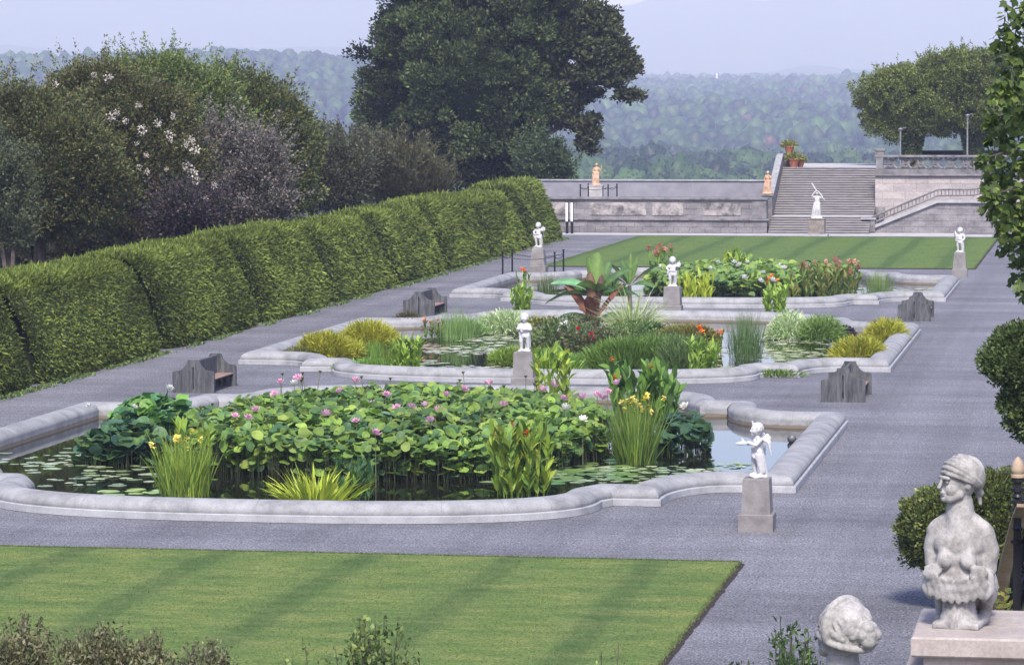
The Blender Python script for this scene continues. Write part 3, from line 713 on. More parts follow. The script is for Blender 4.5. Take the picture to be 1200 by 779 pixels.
def curls(c, r, n, rad, zmin=-.2, back=None):
    out = []
    for i in range(n):
        z = 1-2*(i+.5)/n
        if z < zmin: continue
        a = i*2.39996; s = math.sqrt(1-z*z); d = Vector((s*math.cos(a), s*math.sin(a), z))
        if d.y < -.45 and d.z < .45: continue
        out.append(('e', (c[0]+d.x*r[0], c[1]+d.y*r[1], c[2]+d.z*r[2]), (rad,)*3))
    return out
def face(c, s=1.0, turn=0):
    """brow, nose, cheeks, lips, chin on a head centred at c facing -Y, turned about Z"""
    T = Matrix.Rotation(R(turn), 3, 'Z')
    def q(x, y, z): v = T @ Vector((x*s, y*s, z*s)); return (c[0]+v.x, c[1]+v.y, c[2]+v.z)
    return [('c', q(0, -.118, .012), q(0, -.145, -.028), .014*s, .021*s), ('c', q(-.062, -.103, .038), q(.062, -.103, .038), .016*s, .016*s),
            ('e', q(-.055, -.085, -.035), (.042*s,)*3), ('e', q(.055, -.085, -.035), (.042*s,)*3), ('c', q(-.022, -.122, -.062), q(.022, -.122, -.062), .012*s, .012*s),
            ('e', q(0, -.095, -.098), (.034*s,)*3), ('e', q(-.045, -.108, .008), (.014*s, .012*s, .010*s)), ('e', q(.045, -.108, .008), (.014*s, .012*s, .010*s)),
            ('e', q(-.125, 0, -.01), (.02*s, .028*s, .035*s)), ('e', q(.125, 0, -.01), (.02*s, .028*s, .035*s))]
def hand(p, d, s=1.0):
    p = Vector(p); d = Vector(d).normalized(); a = d.cross(Vector((0, 0, 1)));
    a = a.normalized() if a.length > .1 else Vector((1, 0, 0)); out = [('e', tuple(p+d*.03*s), (.032*s, .032*s, .026*s))]
    for k, l in ((-1.5, .042), (-.5, .054), (.5, .056), (1.5, .046)):
        b = p+d*.05*s+a*(k*.014*s); m = b+d*l*.6*s; e = m+(d+Vector((0, 0, -.8))).normalized()*l*.5*s; out.append(('p', [tuple(b), tuple(m), tuple(e)], [.010*s, .009*s, .008*s]))
    out.append(('p', [tuple(p+a*.022*s), tuple(p+a*.048*s+d*.035*s)], [.012*s, .009*s])); return out
def cherub(kind):
    P = [('e', (0, 0, .035), (.22, .19, .05)), ('b', (-.19, .19, -.16, .16, 0, .045))]
    # legs
    lx = .085
    P += [('p', [(-lx, 0, .52), (-.105, -.04, .33), (-.10, .0, .10)], [.098, .068, .042]), ('c', (-.10, .0, .075), (-.12, -.11, .065), .04, .03),
          ('p', [(lx, 0, .52), (.10, .015, .32), (.115, .06, .10)], [.098, .066, .042]), ('c', (.115, .06, .075), (.135, -.045, .065), .04, .03)]
    # trunk
    P += [('e', (0, .005, .575), (.150, .120, .115)), ('e', (0, -.025, .665), (.138, .122, .11)), ('e', (0, -.005, .79), (.148, .108, .12)),
          ('c', (-.10, 0, .875), (.10, 0, .875), .062, .062), ('c', (0, 0, .88), (0, -.01, .98), .055, .052)]
    hc = (0, -.02, 1.09); P += [('e', hc, (.118, .128, .135)), ('e', (0, .03, 1.12), (.115, .12, .115))]
    P += face(hc, 1.0) + curls((0, .005, 1.12), (.118, .125, .122), 64, .030, -.45)
    # tree stump support and cloth
    P += [('p', [(.07, .15, 0.02), (.06, .13, .28), (.04, .10, .5)], [.085, .07, .06])]
    for i in range(7): P.append(('p', [(-.16+.05*i, -.01-.10*math.sin(math.pi*i/6)*1.0, .60-.018*i), (-.12+.045*i, .0-.125*math.sin(math.pi*i/6), .49-.03*abs(i-3))], [.034, .026]))
    P += [('p', [(.15, .02, .62), (.16, .07, .42), (.14, .10, .14)], [.04, .035, .05]), ('p', [(-.14, .06, .9), (.0, -.105, .76), (.14, -.03, .60)], [.028, .03, .034])]
    if kind == 'shell':
        P += [('p', [(-.15, 0, .86), (-.20, -.13, .76), (-.10, -.27, .80)], [.058, .044, .034]), ('p', [(.15, 0, .86), (.20, -.12, .76), (.10, -.27, .82)], [.058, .044, .034])]
        P += [('e', (0, -.38, .79), (.13, .16, .035)), ('e', (0, -.36, .81), (.10, .12, .03)), ('c', (0, -.34, .82), (0, -.38, .92), .035, .012)]
        P += [('c', (.0, -.10, 1.2), (.0, -.13, 1.30), .03, .012)]
    elif kind == 'folded':
        P += [('p', [(-.15, 0, .86), (-.21, -.06, .73), (-.02, -.15, .76)], [.058, .046, .036]), ('p', [(.15, 0, .86), (.22, -.05, .72), (.05, -.16, .72)], [.058, .046, .036])]
        P += [('e', (.02, -.16, .74), (.11, .05, .06)), ('e', (-.06, -.14, .68), (.06, .05, .08))]; P += hand((-.02, -.15, .77), (1, -.1, .1))
    elif kind == 'bow':
        P += [('p', [(-.15, 0, .86), (-.25, -.04, .77), (-.16, -.13, .68)], [.058, .044, .034]), ('p', [(.15, 0, .86), (.27, -.06, .84), (.28, -.04, .97)], [.058, .044, .036])]
        P += [('e', (.25, .08, .90), (.10, .06, .12)), ('p', [(-.16, -.13, .68), (-.20, -.10, .56), (-.14, -.06, .42)], [.05, .055, .03])]; P += hand((.28, -.04, .97), (0, -.1, 1))
    else:
        P += [('p', [(-.15, 0, .86), (-.24, -.08, .85), (-.20, -.15, .99)], [.058, .044, .034]), ('p', [(.15, 0, .86), (.24, .03, .73), (.19, -.06, .60)], [.058, .046, .034])]
        P += [('p', [(-.20, -.15, 1.0), (-.12, -.14, .80), (-.16, -.12, .58)], [.045, .06, .05])]; P += hand((-.20, -.15, .99), (.2, -.1, 1))
    if kind in ('shell', 'bow'):
        for s in (-1, 1):
            for j in range(5): P.append(('p', [(s*.05, .10, .88), (s*(.11+.018*j), .20, .98-.045*j), (s*(.14+.01*j), .27, .90-.10*j)], [.03, .032, .018]))
    return P
def pedestal(parent, w0=.79, h0=.40, w1=.66, w2=.60, h=1.2, rounded=False, mat=None, d=None):
    mb = MB(); a = w0/2; mb.taper([(a, a, 0), (a, a, h0-.02), (a-.02, a-.02, h0)]); mb.build('pedestal_base', mat or PEDEST, parent)
    mb = MB(); rings = [(w1/2, w1/2, h0+.001), (w2/2, w2/2, h-.03), (w2/2-.012, w2/2-.012, h)]
    if rounded: rings = [(w1/2, w1/2, h0+.001), (w2/2, w2/2, h-.22), (w2/2-.03, w2/2-.03, h-.1), (w2/2-.1, w2/2-.1, h)]
    mb.taper(rings); mb.build('pedestal_shaft', mat or PEDEST, parent)
def statue(px, py, kind, label, h=1.2, rz=0, rounded=False, loc=None, w=(.79, .40, .66, .60), s=1.0):
    x, y = loc if loc else G(px, py); y += .35
    t = empty('cherub_statue', (x, y, 0), label, 'statue', 'white cherub statues on pedestals round the pools')
    pedestal(t, *w, h, rounded)
    o = sculpt('cherub', cherub(kind), .0125, MARBLE, t, 3, (0, 0, h), rot=R(rz)); o.scale = (s,)*3
    return t
statue(0, 0, 'shell', 'white winged cherub holding a shell, on a tan pedestal beside the nearest pool', 1.2, -62, loc=(-7.88, 76.7))
statue(0, 0, 'folded', 'white cherub with folded arms on the central pedestal between nearest and middle pools', 1.27, 0, loc=(-19.28, 111.9), w=(.8, .42, .68, .64), s=1.03)
statue(0, 0, 'bow', 'white cherub with raised shoulder wing on the central pedestal before the farthest pool', 1.25, 5, loc=(-19.2, 150.3), w=(.85, .42, .76, .70), s=1.06)
statue(0, 0, 'bow', 'white cherub on a round-topped pedestal enclosed by black chain posts at the left', 1.42, -15, loc=(-30.75, 183.2), rounded=True, w=(.92, .42, .80, .66), s=1.08)
statue(0, 0, 'horn', 'white cherub lifting a horn, on the right-hand pedestal beyond the farthest pool', 1.30, -20, loc=(-7.96, 182.8), w=(.80, .42, .70, .58), s=1.06)

def robed(kind):
    P = [('b', (-.36, .36, -.26, .26, 0, .07)), ('e', (0, 0, .08), (.36, .26, .07))]
    # legs under drapery: striding
    P += [('p', [(-.09, 0, .98), (-.24, -.06, .54), (-.34, .04, .12)], [.15, .10, .06]), ('p', [(.09, 0, .98), (.13, -.05, .54), (.14, .0, .12)], [.15, .10, .07]),
          ('c', (-.34, .0, .09), (-.36, -.14, .08), .05, .04), ('c', (.14, 0, .09), (.15, -.15, .08), .05, .04)]
    for i in range(11):
        u = i/10; x0 = -.17+.34*u; x1 = -.36+.56*u; P.append(('p', [(x0, -.13+.02*math.sin(i*2.2), 1.02), ((x0+x1)/2, -.15+.05*math.sin(i*2.6), .58), (x1, -.12+.07*math.sin(i*1.9), .10)], [.05, .045, .035]))
        P.append(('p', [(x0, .11, 1.02), ((x0+x1)/2, .13+.04*math.sin(i*2), .58), (x1, .13+.05*math.sin(i*3.), .1)], [.05, .05, .045]))
    P += [('e', (0, 0, 1.05), (.19, .14, .17)), ('e', (0, 0, 1.26), (.175, .125, .2)), ('c', (-.17, 0, 1.43), (.17, 0, 1.43), .075, .075), ('c', (0, 0, 1.45), (0, -.01, 1.58), .06, .055)]
    hc = (0, -.02, 1.69); P += [('e', hc, (.098, .112, .13))] + face(hc, .82) + curls((0, .01, 1.71), (.10, .112, .12), 50, .03, -.5)
    if kind == 'sword':
        P += [('p', [(.18, 0, 1.43), (.38, -.10, 1.36), (.30, -.16, 1.58), (.06, -.12, 1.84)], [.075, .058, .05, .04]), ('p', [(-.18, 0, 1.43), (-.34, -.08, 1.50), (-.20, -.14, 1.72), (-.06, -.12, 1.86)], [.075, .056, .048, .04])]
        P += [('p', [(-.02, -.12, 1.84), (-.22, -.13, 2.15), (-.34, -.14, 2.36)], [.05, .055, .05]), ('p', [(.38, -.10, 1.36), (.52, -.06, 1.26)], [.05, .03])]
    else:
        P += [('p', [(.18, 0, 1.43), (.33, -.06, 1.22), (.42, -.10, 1.42)], [.075, .058, .04]), ('p', [(-.18, 0, 1.43), (-.30, -.02, 1.16), (-.16, -.18, 1.0)], [.075, .056, .04]),
              ('p', [(.42, -.1, 1.42), (.40, -.1, 1.62)], [.04, .02]), ('p', [(-.2, .1, 1.4), (-.28, .12, .8), (-.26, .1, .1)], [.08, .1, .12])]
    return P
t = empty('swordsman_statue', (-19.75, 232.2, 0), 'tall white statue swinging a club overhead in front of the broad steps', 'statue')
mb = MB(); mb.box(-.78, .78, -.7, .7, 0, .16, bev=.02); mb.build('pedestal_base', PLINTH, t)
mb = MB(); mb.taper([(.56, .54, .161), (.56, .54, 1.12), (.6, .58, 1.16), (.6, .58, 1.22)]); mb.build('pedestal_shaft', stone('brown_pedestal', (.16, .14, .12), (.24, .215, .19), (.3, .27, .24), 2), t)
sculpt('draped_figure', robed('sword'), .02, MARBLE, t, 3, (.02, 0, 1.22), rot=0)
# terracotta statue on the terrace
TX = W(699, 220, 239.3)[0]
t = empty('terracotta_statue', (TX, 239.3, 2.2), 'terracotta draped figure on a pale block pedestal before the parapet wall', 'statue')
mb = MB(); mb.taper([(.46, .44, 0), (.46, .44, .95), (.5, .48, .97), (.5, .48, 1.03)]); mb.build('pedestal', LIGHTST, t)
o = sculpt('draped_figure', robed('x'), .022, TERRA, t, 3, (0, 0, 1.03), rot=R(10)); o.scale = (.84,)*3
# small statue at the foot of the cheek wall
t = empty('small_terracotta_statue', (-23.85, 239.9, 0), 'small terracotta figure on a grey pier at the left foot of the steps', 'statue')
mb = MB(); mb.taper([(.34, .34, 0), (.34, .34, 2.45), (.44, .44, 2.5), (.44, .44, 2.62)]); mb.build('pier', BALUST, t)
o = sculpt('draped_figure', robed('x'), .022, TERRA, t, 3, (0, 0, 2.62), rot=R(-20)); o.scale = (.88,)*3

# ---- chain posts
def chain_post(x, y, z, h, label, group):
    t = empty('chain_post', (x, y, z), label, 'post', group)
    mb = MB(); mb.lathe([(.075, 0), (.075, .03), (.05, .05), (.045, h-.08)], 12); mb.build('shaft', IRON, t, smooth=True)
    mb = MB(); mb.lathe([(.045, h-.079), (.065, h-.05), (.07, h-.02), (.04, h), (.0, h+.01)], 12); mb.build('cap', IRON, t, smooth=True)
def chain(pts, z, name, label, group=None, sag=.18):
    mb = MB()
    for (a, b) in zip(pts[:-1], pts[1:]):
        L = math.hypot(a[0]-b[0], a[1]-b[1]); n = max(6, int(L/.07))
        for i in range(n):
            p = [Vector((a[0]+(b[0]-a[0])*t, a[1]+(b[1]-a[1])*t, z-4*sag*t*(1-t))) for t in (i/n, (i+1)/n)]
            mb.tube([p[0], p[1]], .022 if i % 2 else .014, 5)
    tag(mb.build(name, IRON), label, 'chain', group)
xa, xb, ya, yb = -32.45, -29.1, 182.0, 185.0
for x, y, l in ((xa, ya, 'leftmost and nearer'), (xa+.0, yb, 'second from left, farther'), (xb-.45+.45-.55+.05, ya, 'third from left, nearer'), (xb-.5, yb, 'rightmost, farther')):
    chain_post(x, y, 0, 1.25, f'{l} black chain post guarding the round-topped cherub pedestal', 'black posts round the left cherub')
chain([(xa, ya), (xb-.5, ya), (xb-.5, yb), (xa, yb), (xa, ya)], 1.0, 'guard_chain', 'black chain slung round the round-topped cherub pedestal')
tx = TX
for x, y, l in ((tx-1.0, 238.3, 'leftmost'), (tx-.75, 240.4, 'second from left'), (tx+.98, 238.3, 'third from left'), (tx+1.3, 240.4, 'rightmost')):
    chain_post(x, y, 2.2, 1.1, f'{l} black post beside the terracotta statue on the terrace', 'black posts round the terracotta statue')
chain([(tx-1., 238.3), (tx+.98, 238.3), (tx+1.3, 240.4), (tx-.75, 240.4), (tx-1., 238.3)], 3.1, 'guard_chain', 'black chain hung round the terracotta statue pedestal on the terrace')
for i, x in enumerate((-37.25, -36.9)):
    t = empty('marker_post', (x, 234.4, 0), ('left' if i == 0 else 'right')+' of two narrow black posts with white panels at the far hedge end', 'post', 'narrow posts at the hedge end')
    mb = MB(); mb.box(-.09, .09, -.06, .06, 0, 2.2); mb.build('post', IRON, t)
    mb = MB(); mb.box(-.085, .06, -.09, -.063, .85, 2.15); mb.build('white_panel', WHITEP, t)

# ---- double-sided benches
def bench(x, y, label, first=[None]):
    if first[0]:
        t = copy_tree(first[0]); t.location = (x, y, 0); t['label'] = label; return t
    t = empty('double_bench', (x, y, 0), label, 'bench', 'weathered double benches on the gravel'); first[0] = t
    half = [(.71, 0), (.71, .66), (.69, .70), (.64, .72), (.53, .725), (.42, .76), (.33, .83), (.25, .93), (.205, 1.02), (.19, 1.08), (.17, 1.09)]
    poly = half+[(-a, b) for a, b in half[::-1]]
    for y0 in (0, 2.85):
        # end slab with a tall slot: two halves joined by top and bottom
        L = [p for p in poly if p[0] < 0]; Rr = [p for p in poly if p[0] > 0]
        mb = MB(); mb.prism(Rr+[(.022, 1.09), (.022, .92), (.022, .10), (.022, 0)], 'y', y0, y0+.13); mb.prism([(-.022, 0), (-.022, .10), (-.022, .92), (-.022, 1.09)]+L, 'y', y0, y0+.13)
        mb.box(-.0215, .0215, y0+.001, y0+.129, .86, 1.089); mb.box(-.0215, .0215, y0+.001, y0+.129, 0, .12)
        mb.build('end_slab', BENCH, t)
    mb = MB(); mb.box(-.05, .05, .131, 2.849, .30, 1.04, bev=.015); mb.build('backrest', BENCH, t)
    for s in (-1, 1):
        mb = MB()
        for k in range(3):
            a = .08+.185*k; x0, x1 = sorted((s*a, s*(a+.17))); mb.box(x0, x1, .131, 2.849, .40, .45, bev=.01)
        mb.build('seat', SEATW, t)
        for yy in (.8, 2.0):
            mb = MB(); mb.prism([(s*.06, .36), (s*.56, .395), (s*.5, .30), (s*.30, .22), (s*.18, 0), (s*.06, 0)], 'y', yy, yy+.09); mb.build('bracket', BENCH, t)
    return t
bench(-29.9, 109.3, 'double bench on the left gravel path near the clipped hedge, nearest on that side')
bench(-8.42, 109.1, 'double bench on the right between the nearest and middle pools')
bench(-30.15, 147.9, 'double bench on the left beside the middle pool, farther from camera')
bench(-8.36, 147.7, 'double bench on the right before the farthest pool')

# ---- floating steel balls
for (px, py, lab) in ((928, 514, 'dark round float on the nearest pool beside the winged cherub'), (975, 406, 'grey round float on the middle pool by the yellow grass mound')):
    x, y = G(px, py+4, .02); mb = MB(); mb.lathe([(.13*math.sin(math.pi*i/14), -.13*math.cos(math.pi*i/14)) for i in range(1, 14)], 20)
    tag(mb.build('pond_float', CHROME, None, True, (x, y, .12)), lab, 'float', 'round floats on the pools')

# ---- lamp posts on the upper terrace
for px, top, lab in ((1055, 150, 'shorter pale lamp post beside the left trunk of the wisteria arbor'), (1133.5, 134, 'taller pale lamp post before the right trunk of the wisteria arbor')):
    a = W(px, 185, 244.5); b = W(px, top, 244.5); H_ = b[2]-4.02
    t = empty('lamp_post', (a[0], 244.5, 4.02), lab, 'lamp post', 'lamp posts behind the balustrade')
    mb = MB(); mb.lathe([(.12, 0), (.12, .15), (.07, .2), (.055, H_-.25)], 12); mb.build('post', POLE, t, True)
    mb = MB(); mb.lathe([(.055, H_-.249), (.10, H_-.2), (.16, H_-.08), (.14, H_-.02), (.03, H_)], 14); mb.tube([(0, 0, H_-.15), (.25, -.1, H_+.02), (.42, -.15, H_-.02)], .03, 6); mb.build('lamp_head', POLE, t, True)

# ---- foreground terrace, piers and busts
mb = MB(); mb.box(-24, 6, -20, 31.5, -.2, 3.95); tag(mb.build('camera_terrace', EARTH), kind='structure')
t = empty('bust_pier', (-.45, 20.35, 3.95), 'broad pale limestone pier with stepped top carrying the turbaned bust', 'pier'); O = (-.45, 20.35, 3.95)
PX0, PX1, PY0, PY1 = -1.13, .6, 19.83, 20.95
mb = MB(); mb.box(PX0, PX1, PY0, PY1, 6.70, 6.82, bev=.012); loc(mb, O).build('cap_slab', PIERST, t)
mb = MB(); mb.box(PX0+.07, PX1-.05, PY0+.06, PY1-.05, 6.60, 6.698); loc(mb, O).build('cap_moulding', PIERST, t)
mb = MB(); mb.box(PX0-.05, PX1+.02, PY0-.07, PY1+.07, 6.45, 6.598, bev=.02); loc(mb, O).build('cap_band', PIERST, t)
mb = MB(); mb.box(PX0+.06, PX1-.06, PY0+.05, PY1-.05, 3.95, 6.448); loc(mb, O).build('shaft', PIERST, t)
def garland_prims(z):
    P = []
    for sx, n in ((-1, 26), (1, 26)):
        P.append(('e', (sx*.150, -.085, z+.045), (.052, .045, .045)))
        for i in range(n):
            a = i*2.4; r = .055*math.sqrt((i+.5)/n); P.append(('e', (sx*.150+r*math.cos(a), -.128+.3*r, z+.05+r*math.sin(a)*.9), (.014,)*3))
    P += [('c', (-.15, -.06, z-.02), (.15, -.06, z-.02), .055, .055), ('c', (-.16, -.03, z-.05), (.16, -.03, z-.05), .055, .055)]
    for row in range(3):
        for i in range(8):                   # overlapping leaves hanging across the waist
            u = -1+2*(i+.5*(row % 2))/7; d = 1-u*u; P.append(('e', (.165*u, -.105-.022*d-.006*(2-row), z+.02-.045*row-.03*d), (.026, .010, .040), (22-8*row, 0, 30*u)))
    for sx in (-1, 1):                        # scrolled ends of the cut arms
        P.append(('p', [(sx*.185, -.03, z+.02), (sx*.198, -.045, z-.05), (sx*.17, -.06, z-.09), (sx*.145, -.06, z-.06)], [.046, .040, .032, .024]))
    return P
def torso(turn):
    # about 0.76 m to the chin; flared foot, garland at the waist, shoulders cut to short arms
    P = [('b', (-.15, .15, -.115, .115, 0, .04)), ('p', [(0, 0, .03), (0, 0, .10), (0, 0, .17), (0, 0, .24)], [.125, .108, .10, .12])]
    P += [('e', (0, .0, .30), (.155, .105, .11)), ('e', (0, .005, .41), (.155, .10, .12)), ('e', (0, .015, .52), (.175, .092, .09)), ('p', [(-.145, .02, .575), (-.05, .01, .60), (.05, .01, .60), (.145, .02, .575)], [.062, .055, .055, .062])]
    P += [('e', (-.075, -.085, .405), (.055, .052, .056)), ('e', (.075, -.085, .405), (.055, .052, .056)), ('e', (-.075, -.05, .45), (.05, .05, .06)), ('e', (.075, -.05, .45), (.05, .05, .06))]
    P += [('p', [(-.155, .025, .56), (-.185, .035, .46), (-.175, .03, .34)], [.064, .056, .05]), ('p', [(.155, .025, .56), (.19, .045, .46), (.18, .04, .34)], [.064, .056, .05])]
    P += [('p', [(0, .025, .56), (0, .005, .74)], [.115, .082]), ('c', (-.05, .02, .635), (-.135, .02, .585), .062, .06), ('c', (.05, .02, .635), (.135, .02, .585), .062, .06), ('e', (0, .005, .50), (.175, .108, .12))]
    P += garland_prims(.285)
    P += [('p', [(.16, .06, .32), (.16, .11, .18), (.13, .14, .05)], [.055, .05, .04]), ('p', [(-.15, .07, .32), (-.15, .12, .18), (-.14, .14, .05)], [.05, .045, .04]), ('e', (.125, .11, .04), (.05, .07, .04)), ('e', (-.135, .11, .04), (.05, .07, .04)),
          ('e', (0, .22, .2), (.14, .20, .16)), ('e', (0, .42, .18), (.16, .18, .17))]
    return P
def bust_face(c):
    def q(x, y, z): return (c[0]+x, c[1]+y, c[2]+z)
    return [('p', [q(0, -.100, .030), q(0, -.112, .0), q(0, -.122, -.020)], [.010, .011, .013]), ('p', [q(-.05, -.085, .036), q(-.02, -.098, .040), q(.02, -.098, .040), q(.05, -.085, .036)], [.011, .012, .012, .011]),
            ('e', q(-.030, -.045, -.035), (.048, .048, .05)), ('e', q(.030, -.045, -.035), (.048, .048, .05)), ('c', q(-.015, -.100, -.050), q(.015, -.100, -.050), .0085, .0085), ('c', q(-.012, -.097, -.062), q(.012, -.097, -.062), .009, .009),
            ('e', q(0, -.080, -.090), (.027, .024, .022)), ('e', q(-.035, -.086, .012), (.013, .008, .007)), ('e', q(.035, -.086, .012), (.013, .008, .007)), ('p', [q(-.065, -.02, -.06), q(-.03, -.065, -.085), q(.03, -.065, -.085), q(.065, -.02, -.06)], [.028]*4)]
def bust(loc_, rz, head_turn, kind, label):
    t = empty('marble_bust', loc_, label, 'bust', 'weathered marble busts on the stair piers', R(rz))
    o = sculpt('torso', torso(0), .0085, BUSTST, t, 3, disp=.0018, dscale=26); o.scale = (.93, .95, 1)
    hc = Vector((0, -.02, .855)); P = [('e', (0, -.005, hc.z+.01), (.090, .100, .118)), ('c', (0, -.005, .79), (0, .008, .70), .070, .066)]
    P += bust_face(tuple(hc)) + [('e', (-.09, .005, hc.z-.005), (.014, .022, .03)), ('e', (.09, .005, hc.z-.005), (.014, .022, .03))]
    h = sculpt('head', P, .0055, BUSTST, t, 2, (0, 0, 0))
    if kind == 'turban':
        C0 = Vector((0, .015, hc.z+.040)); Rv = Vector((.104, .122, .118)); K = Vector((0, .93, -.62)).normalized(); P = [('e', tuple(C0), (.097, .114, .110))]
        for i in range(9):
            ph = R(14+13.5*i); S = Vector((0, -math.cos(ph), math.sin(ph)))
            for sx in (-1, 1):
                pts = []
                for k in range(15):
                    q = k/14; d = (S*(1-q)+K*q+Vector((sx*math.sin(math.pi*q)*(.95-.05*i), 0, 0))).normalized(); lift = 1+.03*((i*7) % 3)
                    pts.append((C0.x+d.x*Rv.x*lift, C0.y+d.y*Rv.y*lift, C0.z+d.z*Rv.z*lift))
                P.append(('p', pts, [.0115+.004*math.sin(math.pi*min(1, k/13)) for k in range(15)]))
        kp = C0+Vector((0, K.y*Rv.y, K.z*Rv.z)); P += [('e', tuple(kp), (.034, .03, .032)), ('e', (.012, kp.y+.012, kp.z-.035), (.026, .024, .03)), ('p', [(0, kp.y+.005, kp.z-.03), (.02, kp.y+.01, kp.z-.10)], [.02, .010])]
        w_ = sculpt('turban', P, .0048, BUSTST, t, 1, disp=.0008, dscale=40)
    else:
        P = [('e', (0, .025, hc.z+.035), (.106, .114, .106))]
        for k in range(34):                  # wavy locks combed from the crown to the nape and brow
            a0 = k/34*6.283; pts = []
            for q in range(9):
                e = 1.35-q*.235; wob = .10*math.sin(q*1.9+k*1.3); ca, sa = math.cos(a0+wob), math.sin(a0+wob)
                if math.sin(a0) < -.5 and e < .15: break
                pts.append((.121*math.cos(e)*ca, .025+.129*math.cos(e)*sa, hc.z+.035+.121*math.sin(e)+.006*math.sin(q*2.3+k)))
            P.append(('p', pts, [.0105]*len(pts)))
        for i in range(46):
            a = random.uniform(-.6, 3.74); z = random.uniform(-.55, .05); s_ = math.sqrt(1-z*z); P.append(('e', (.118*s_*math.cos(a), .025+.126*s_*math.sin(a), hc.z+.035+.116*z), (random.uniform(.014, .022),)*3))
        pts = [(-.128*math.sin(q), .02, hc.z+.035+.134*math.cos(q)) for q in np.linspace(-1.9, 1.9, 15)]; P.append(('p', pts, [.022]*15))      # ribbon over the crown
        pts = [(.122*math.cos(q), .025+.128*math.sin(q), hc.z-.02-.035*math.sin(q)) for q in np.linspace(0, 6.28, 22)]; P.append(('p', pts, [.015]*22))
        for k in range(6): P.append(('e', (.03*math.cos(k*1.05), .165+.012*k % .02, hc.z+.02+.035*math.sin(k*1.05)), (.034, .04, .034)))
        P += [('e', (0, .18, hc.z+.02), (.045, .04, .045))]
        w_ = sculpt('hair', P, .005, BUSTST, t, 1, disp=.0008, dscale=40)
    for q in (h, w_): q.rotation_euler = (0, 0, R(head_turn))
    return t
bust((-.87, 20.25, 6.82), -10, -48, 'turban', 'marble bust with a wound turban, head turned left, garland of fruit below the breasts')
b2 = bust((-1.435, 18.6, 6.02), -35, -95, 'hair', 'marble bust with curled hair, crossing ribbon and knot, cut off at the bottom edge')
b2.scale = (1.17,)*3
t = empty('lower_bust_pier', (-1.45, 18.75, 3.95), 'square limestone pier carrying the curly-haired bust below the frame edge', 'pier'); O = (-1.45, 18.75, 3.95)
mb = MB(); mb.box(-1.95, -.95, 18.1, 19.5, 5.88, 6.018, bev=.02); loc(mb, O).build('cap_slab', PIERST, t)
mb = MB(); mb.box(-1.85, -1.05, 18.4, 19.2, 3.95, 5.878); loc(mb, O).build('shaft', PIERST, t)

# ---- stair railing, bottom right
t = empty('stair_railing', (0, 25, 3.95), 'wrought iron stair railing with tan handrail and acorn finial post at the right edge', 'railing'); O = (0, 25, 3.95)
pa = W(1193, 535, 25); px0, pz = pa[0], pa[2]
mb = MB(); mb.box(px0-.028, px0+.028, 24.97, 25.03, 3.95, pz-.15); 
for zz in (.17, .24, .33, .42, .62): mb.lathe([(.02, -.02), (.05, -.012), (.05, .012), (.02, .02)], 12, (px0, 25, pz-zz))
for zz in (.29, .38, .52): mb.lathe([(.02, -.045), (.042, 0), (.02, .045)], 12, (px0, 25, pz-zz))
loc(mb, O).build('post', IRON, t, True)
mb = MB(); mb.lathe([(.02, -.155), (.052, -.15), (.052, -.13), (.038, -.125), (.05, -.105), (.05, -.09), (.036, -.035), (.012, -.004), (.0, .002)], 16, (px0, 25, pz)); loc(mb, O).build('acorn_finial', TANRAIL, t, True)
cp = [(1200, 592, 24.6), (1194, 606, 25), (1187, 630, 25.6), (1179, 660, 26.3), (1173, 690, 27.0), (1170, 718, 27.7), (1169, 760, 28.6)]
cp = [Vector(W(*c_)) for c_ in cp]; mb = MB()
prof = [(-.05, -.012), (.05, -.012), (.05, .012), (-.05, .012)]
vs = []; 
for p in cp: vs += [(p.x+a, p.y, p.z+b) for a, b in prof]
fs = [(k*4+i, k*4+(i+1) % 4, k*4+4+(i+1) % 4, k*4+4+i) for k in range(len(cp)-1) for i in range(4)]+[(3, 2, 1, 0), tuple(len(vs)-4+i for i in range(4))]
mb.add(vs, fs); loc(mb, O).build('handrail', TANRAIL, t)
mb = MB()
for d in (.10, .62): mb.tube([p-Vector((-.05, 0, d)) for p in cp], .014, 6)
for i in range(len(cp)-1):
    for k in range(5):
        p = cp[i].lerp(cp[i+1], k/5)+Vector((.05, 0, -.10)); pts = []
        for q in range(9): pts.append((p.x, p.y+.07*math.sin(q/8*6.28), p.z-.52*q/8))
        mb.tube(pts, .010, 5); mb.tube([(p.x, p.y, p.z), (p.x, p.y, p.z-.52)], .012, 5)
        mb.lathe([(.01, -.03), (.032, 0), (.01, .03)], 8, (p.x, p.y, p.z-.26))
loc(mb, O).build('scroll_panel', IRON, t, True)
mb = MB(); mb.box(-.9, 3, 24, 31.5, 3.95, 4.6); tag(mb.build('stair_landing', LIGHTST), kind='structure')
# ================================================================== PLANTS
G1 = [(.10, .19, .03), (.15, .25, .04), (.07, .14, .03)]            # fresh green
G2 = [(.035, .085, .035), (.05, .12, .06), (.045, .10, .045)]       # blue green
G3 = [(.26, .33, .03), (.34, .38, .05), (.18, .26, .03)]            # yellow green
G4 = [(.03, .065, .02), (.05, .09, .025), (.025, .05, .018)]        # dark green
STRAW = [(.16, .17, .07), (.12, .15, .05)]
def basexy(px, py): return G(px, py, .02)
def plant(name, px, py, label, cat, group=None, y=None):
    x, yy = basexy(px, py); return empty(name, (x, yy if y is None else y, .02), label, cat, group), x, yy
def local_noise(x, y, s): return noise.noise(Vector((x*s, y*s, 1.7)))

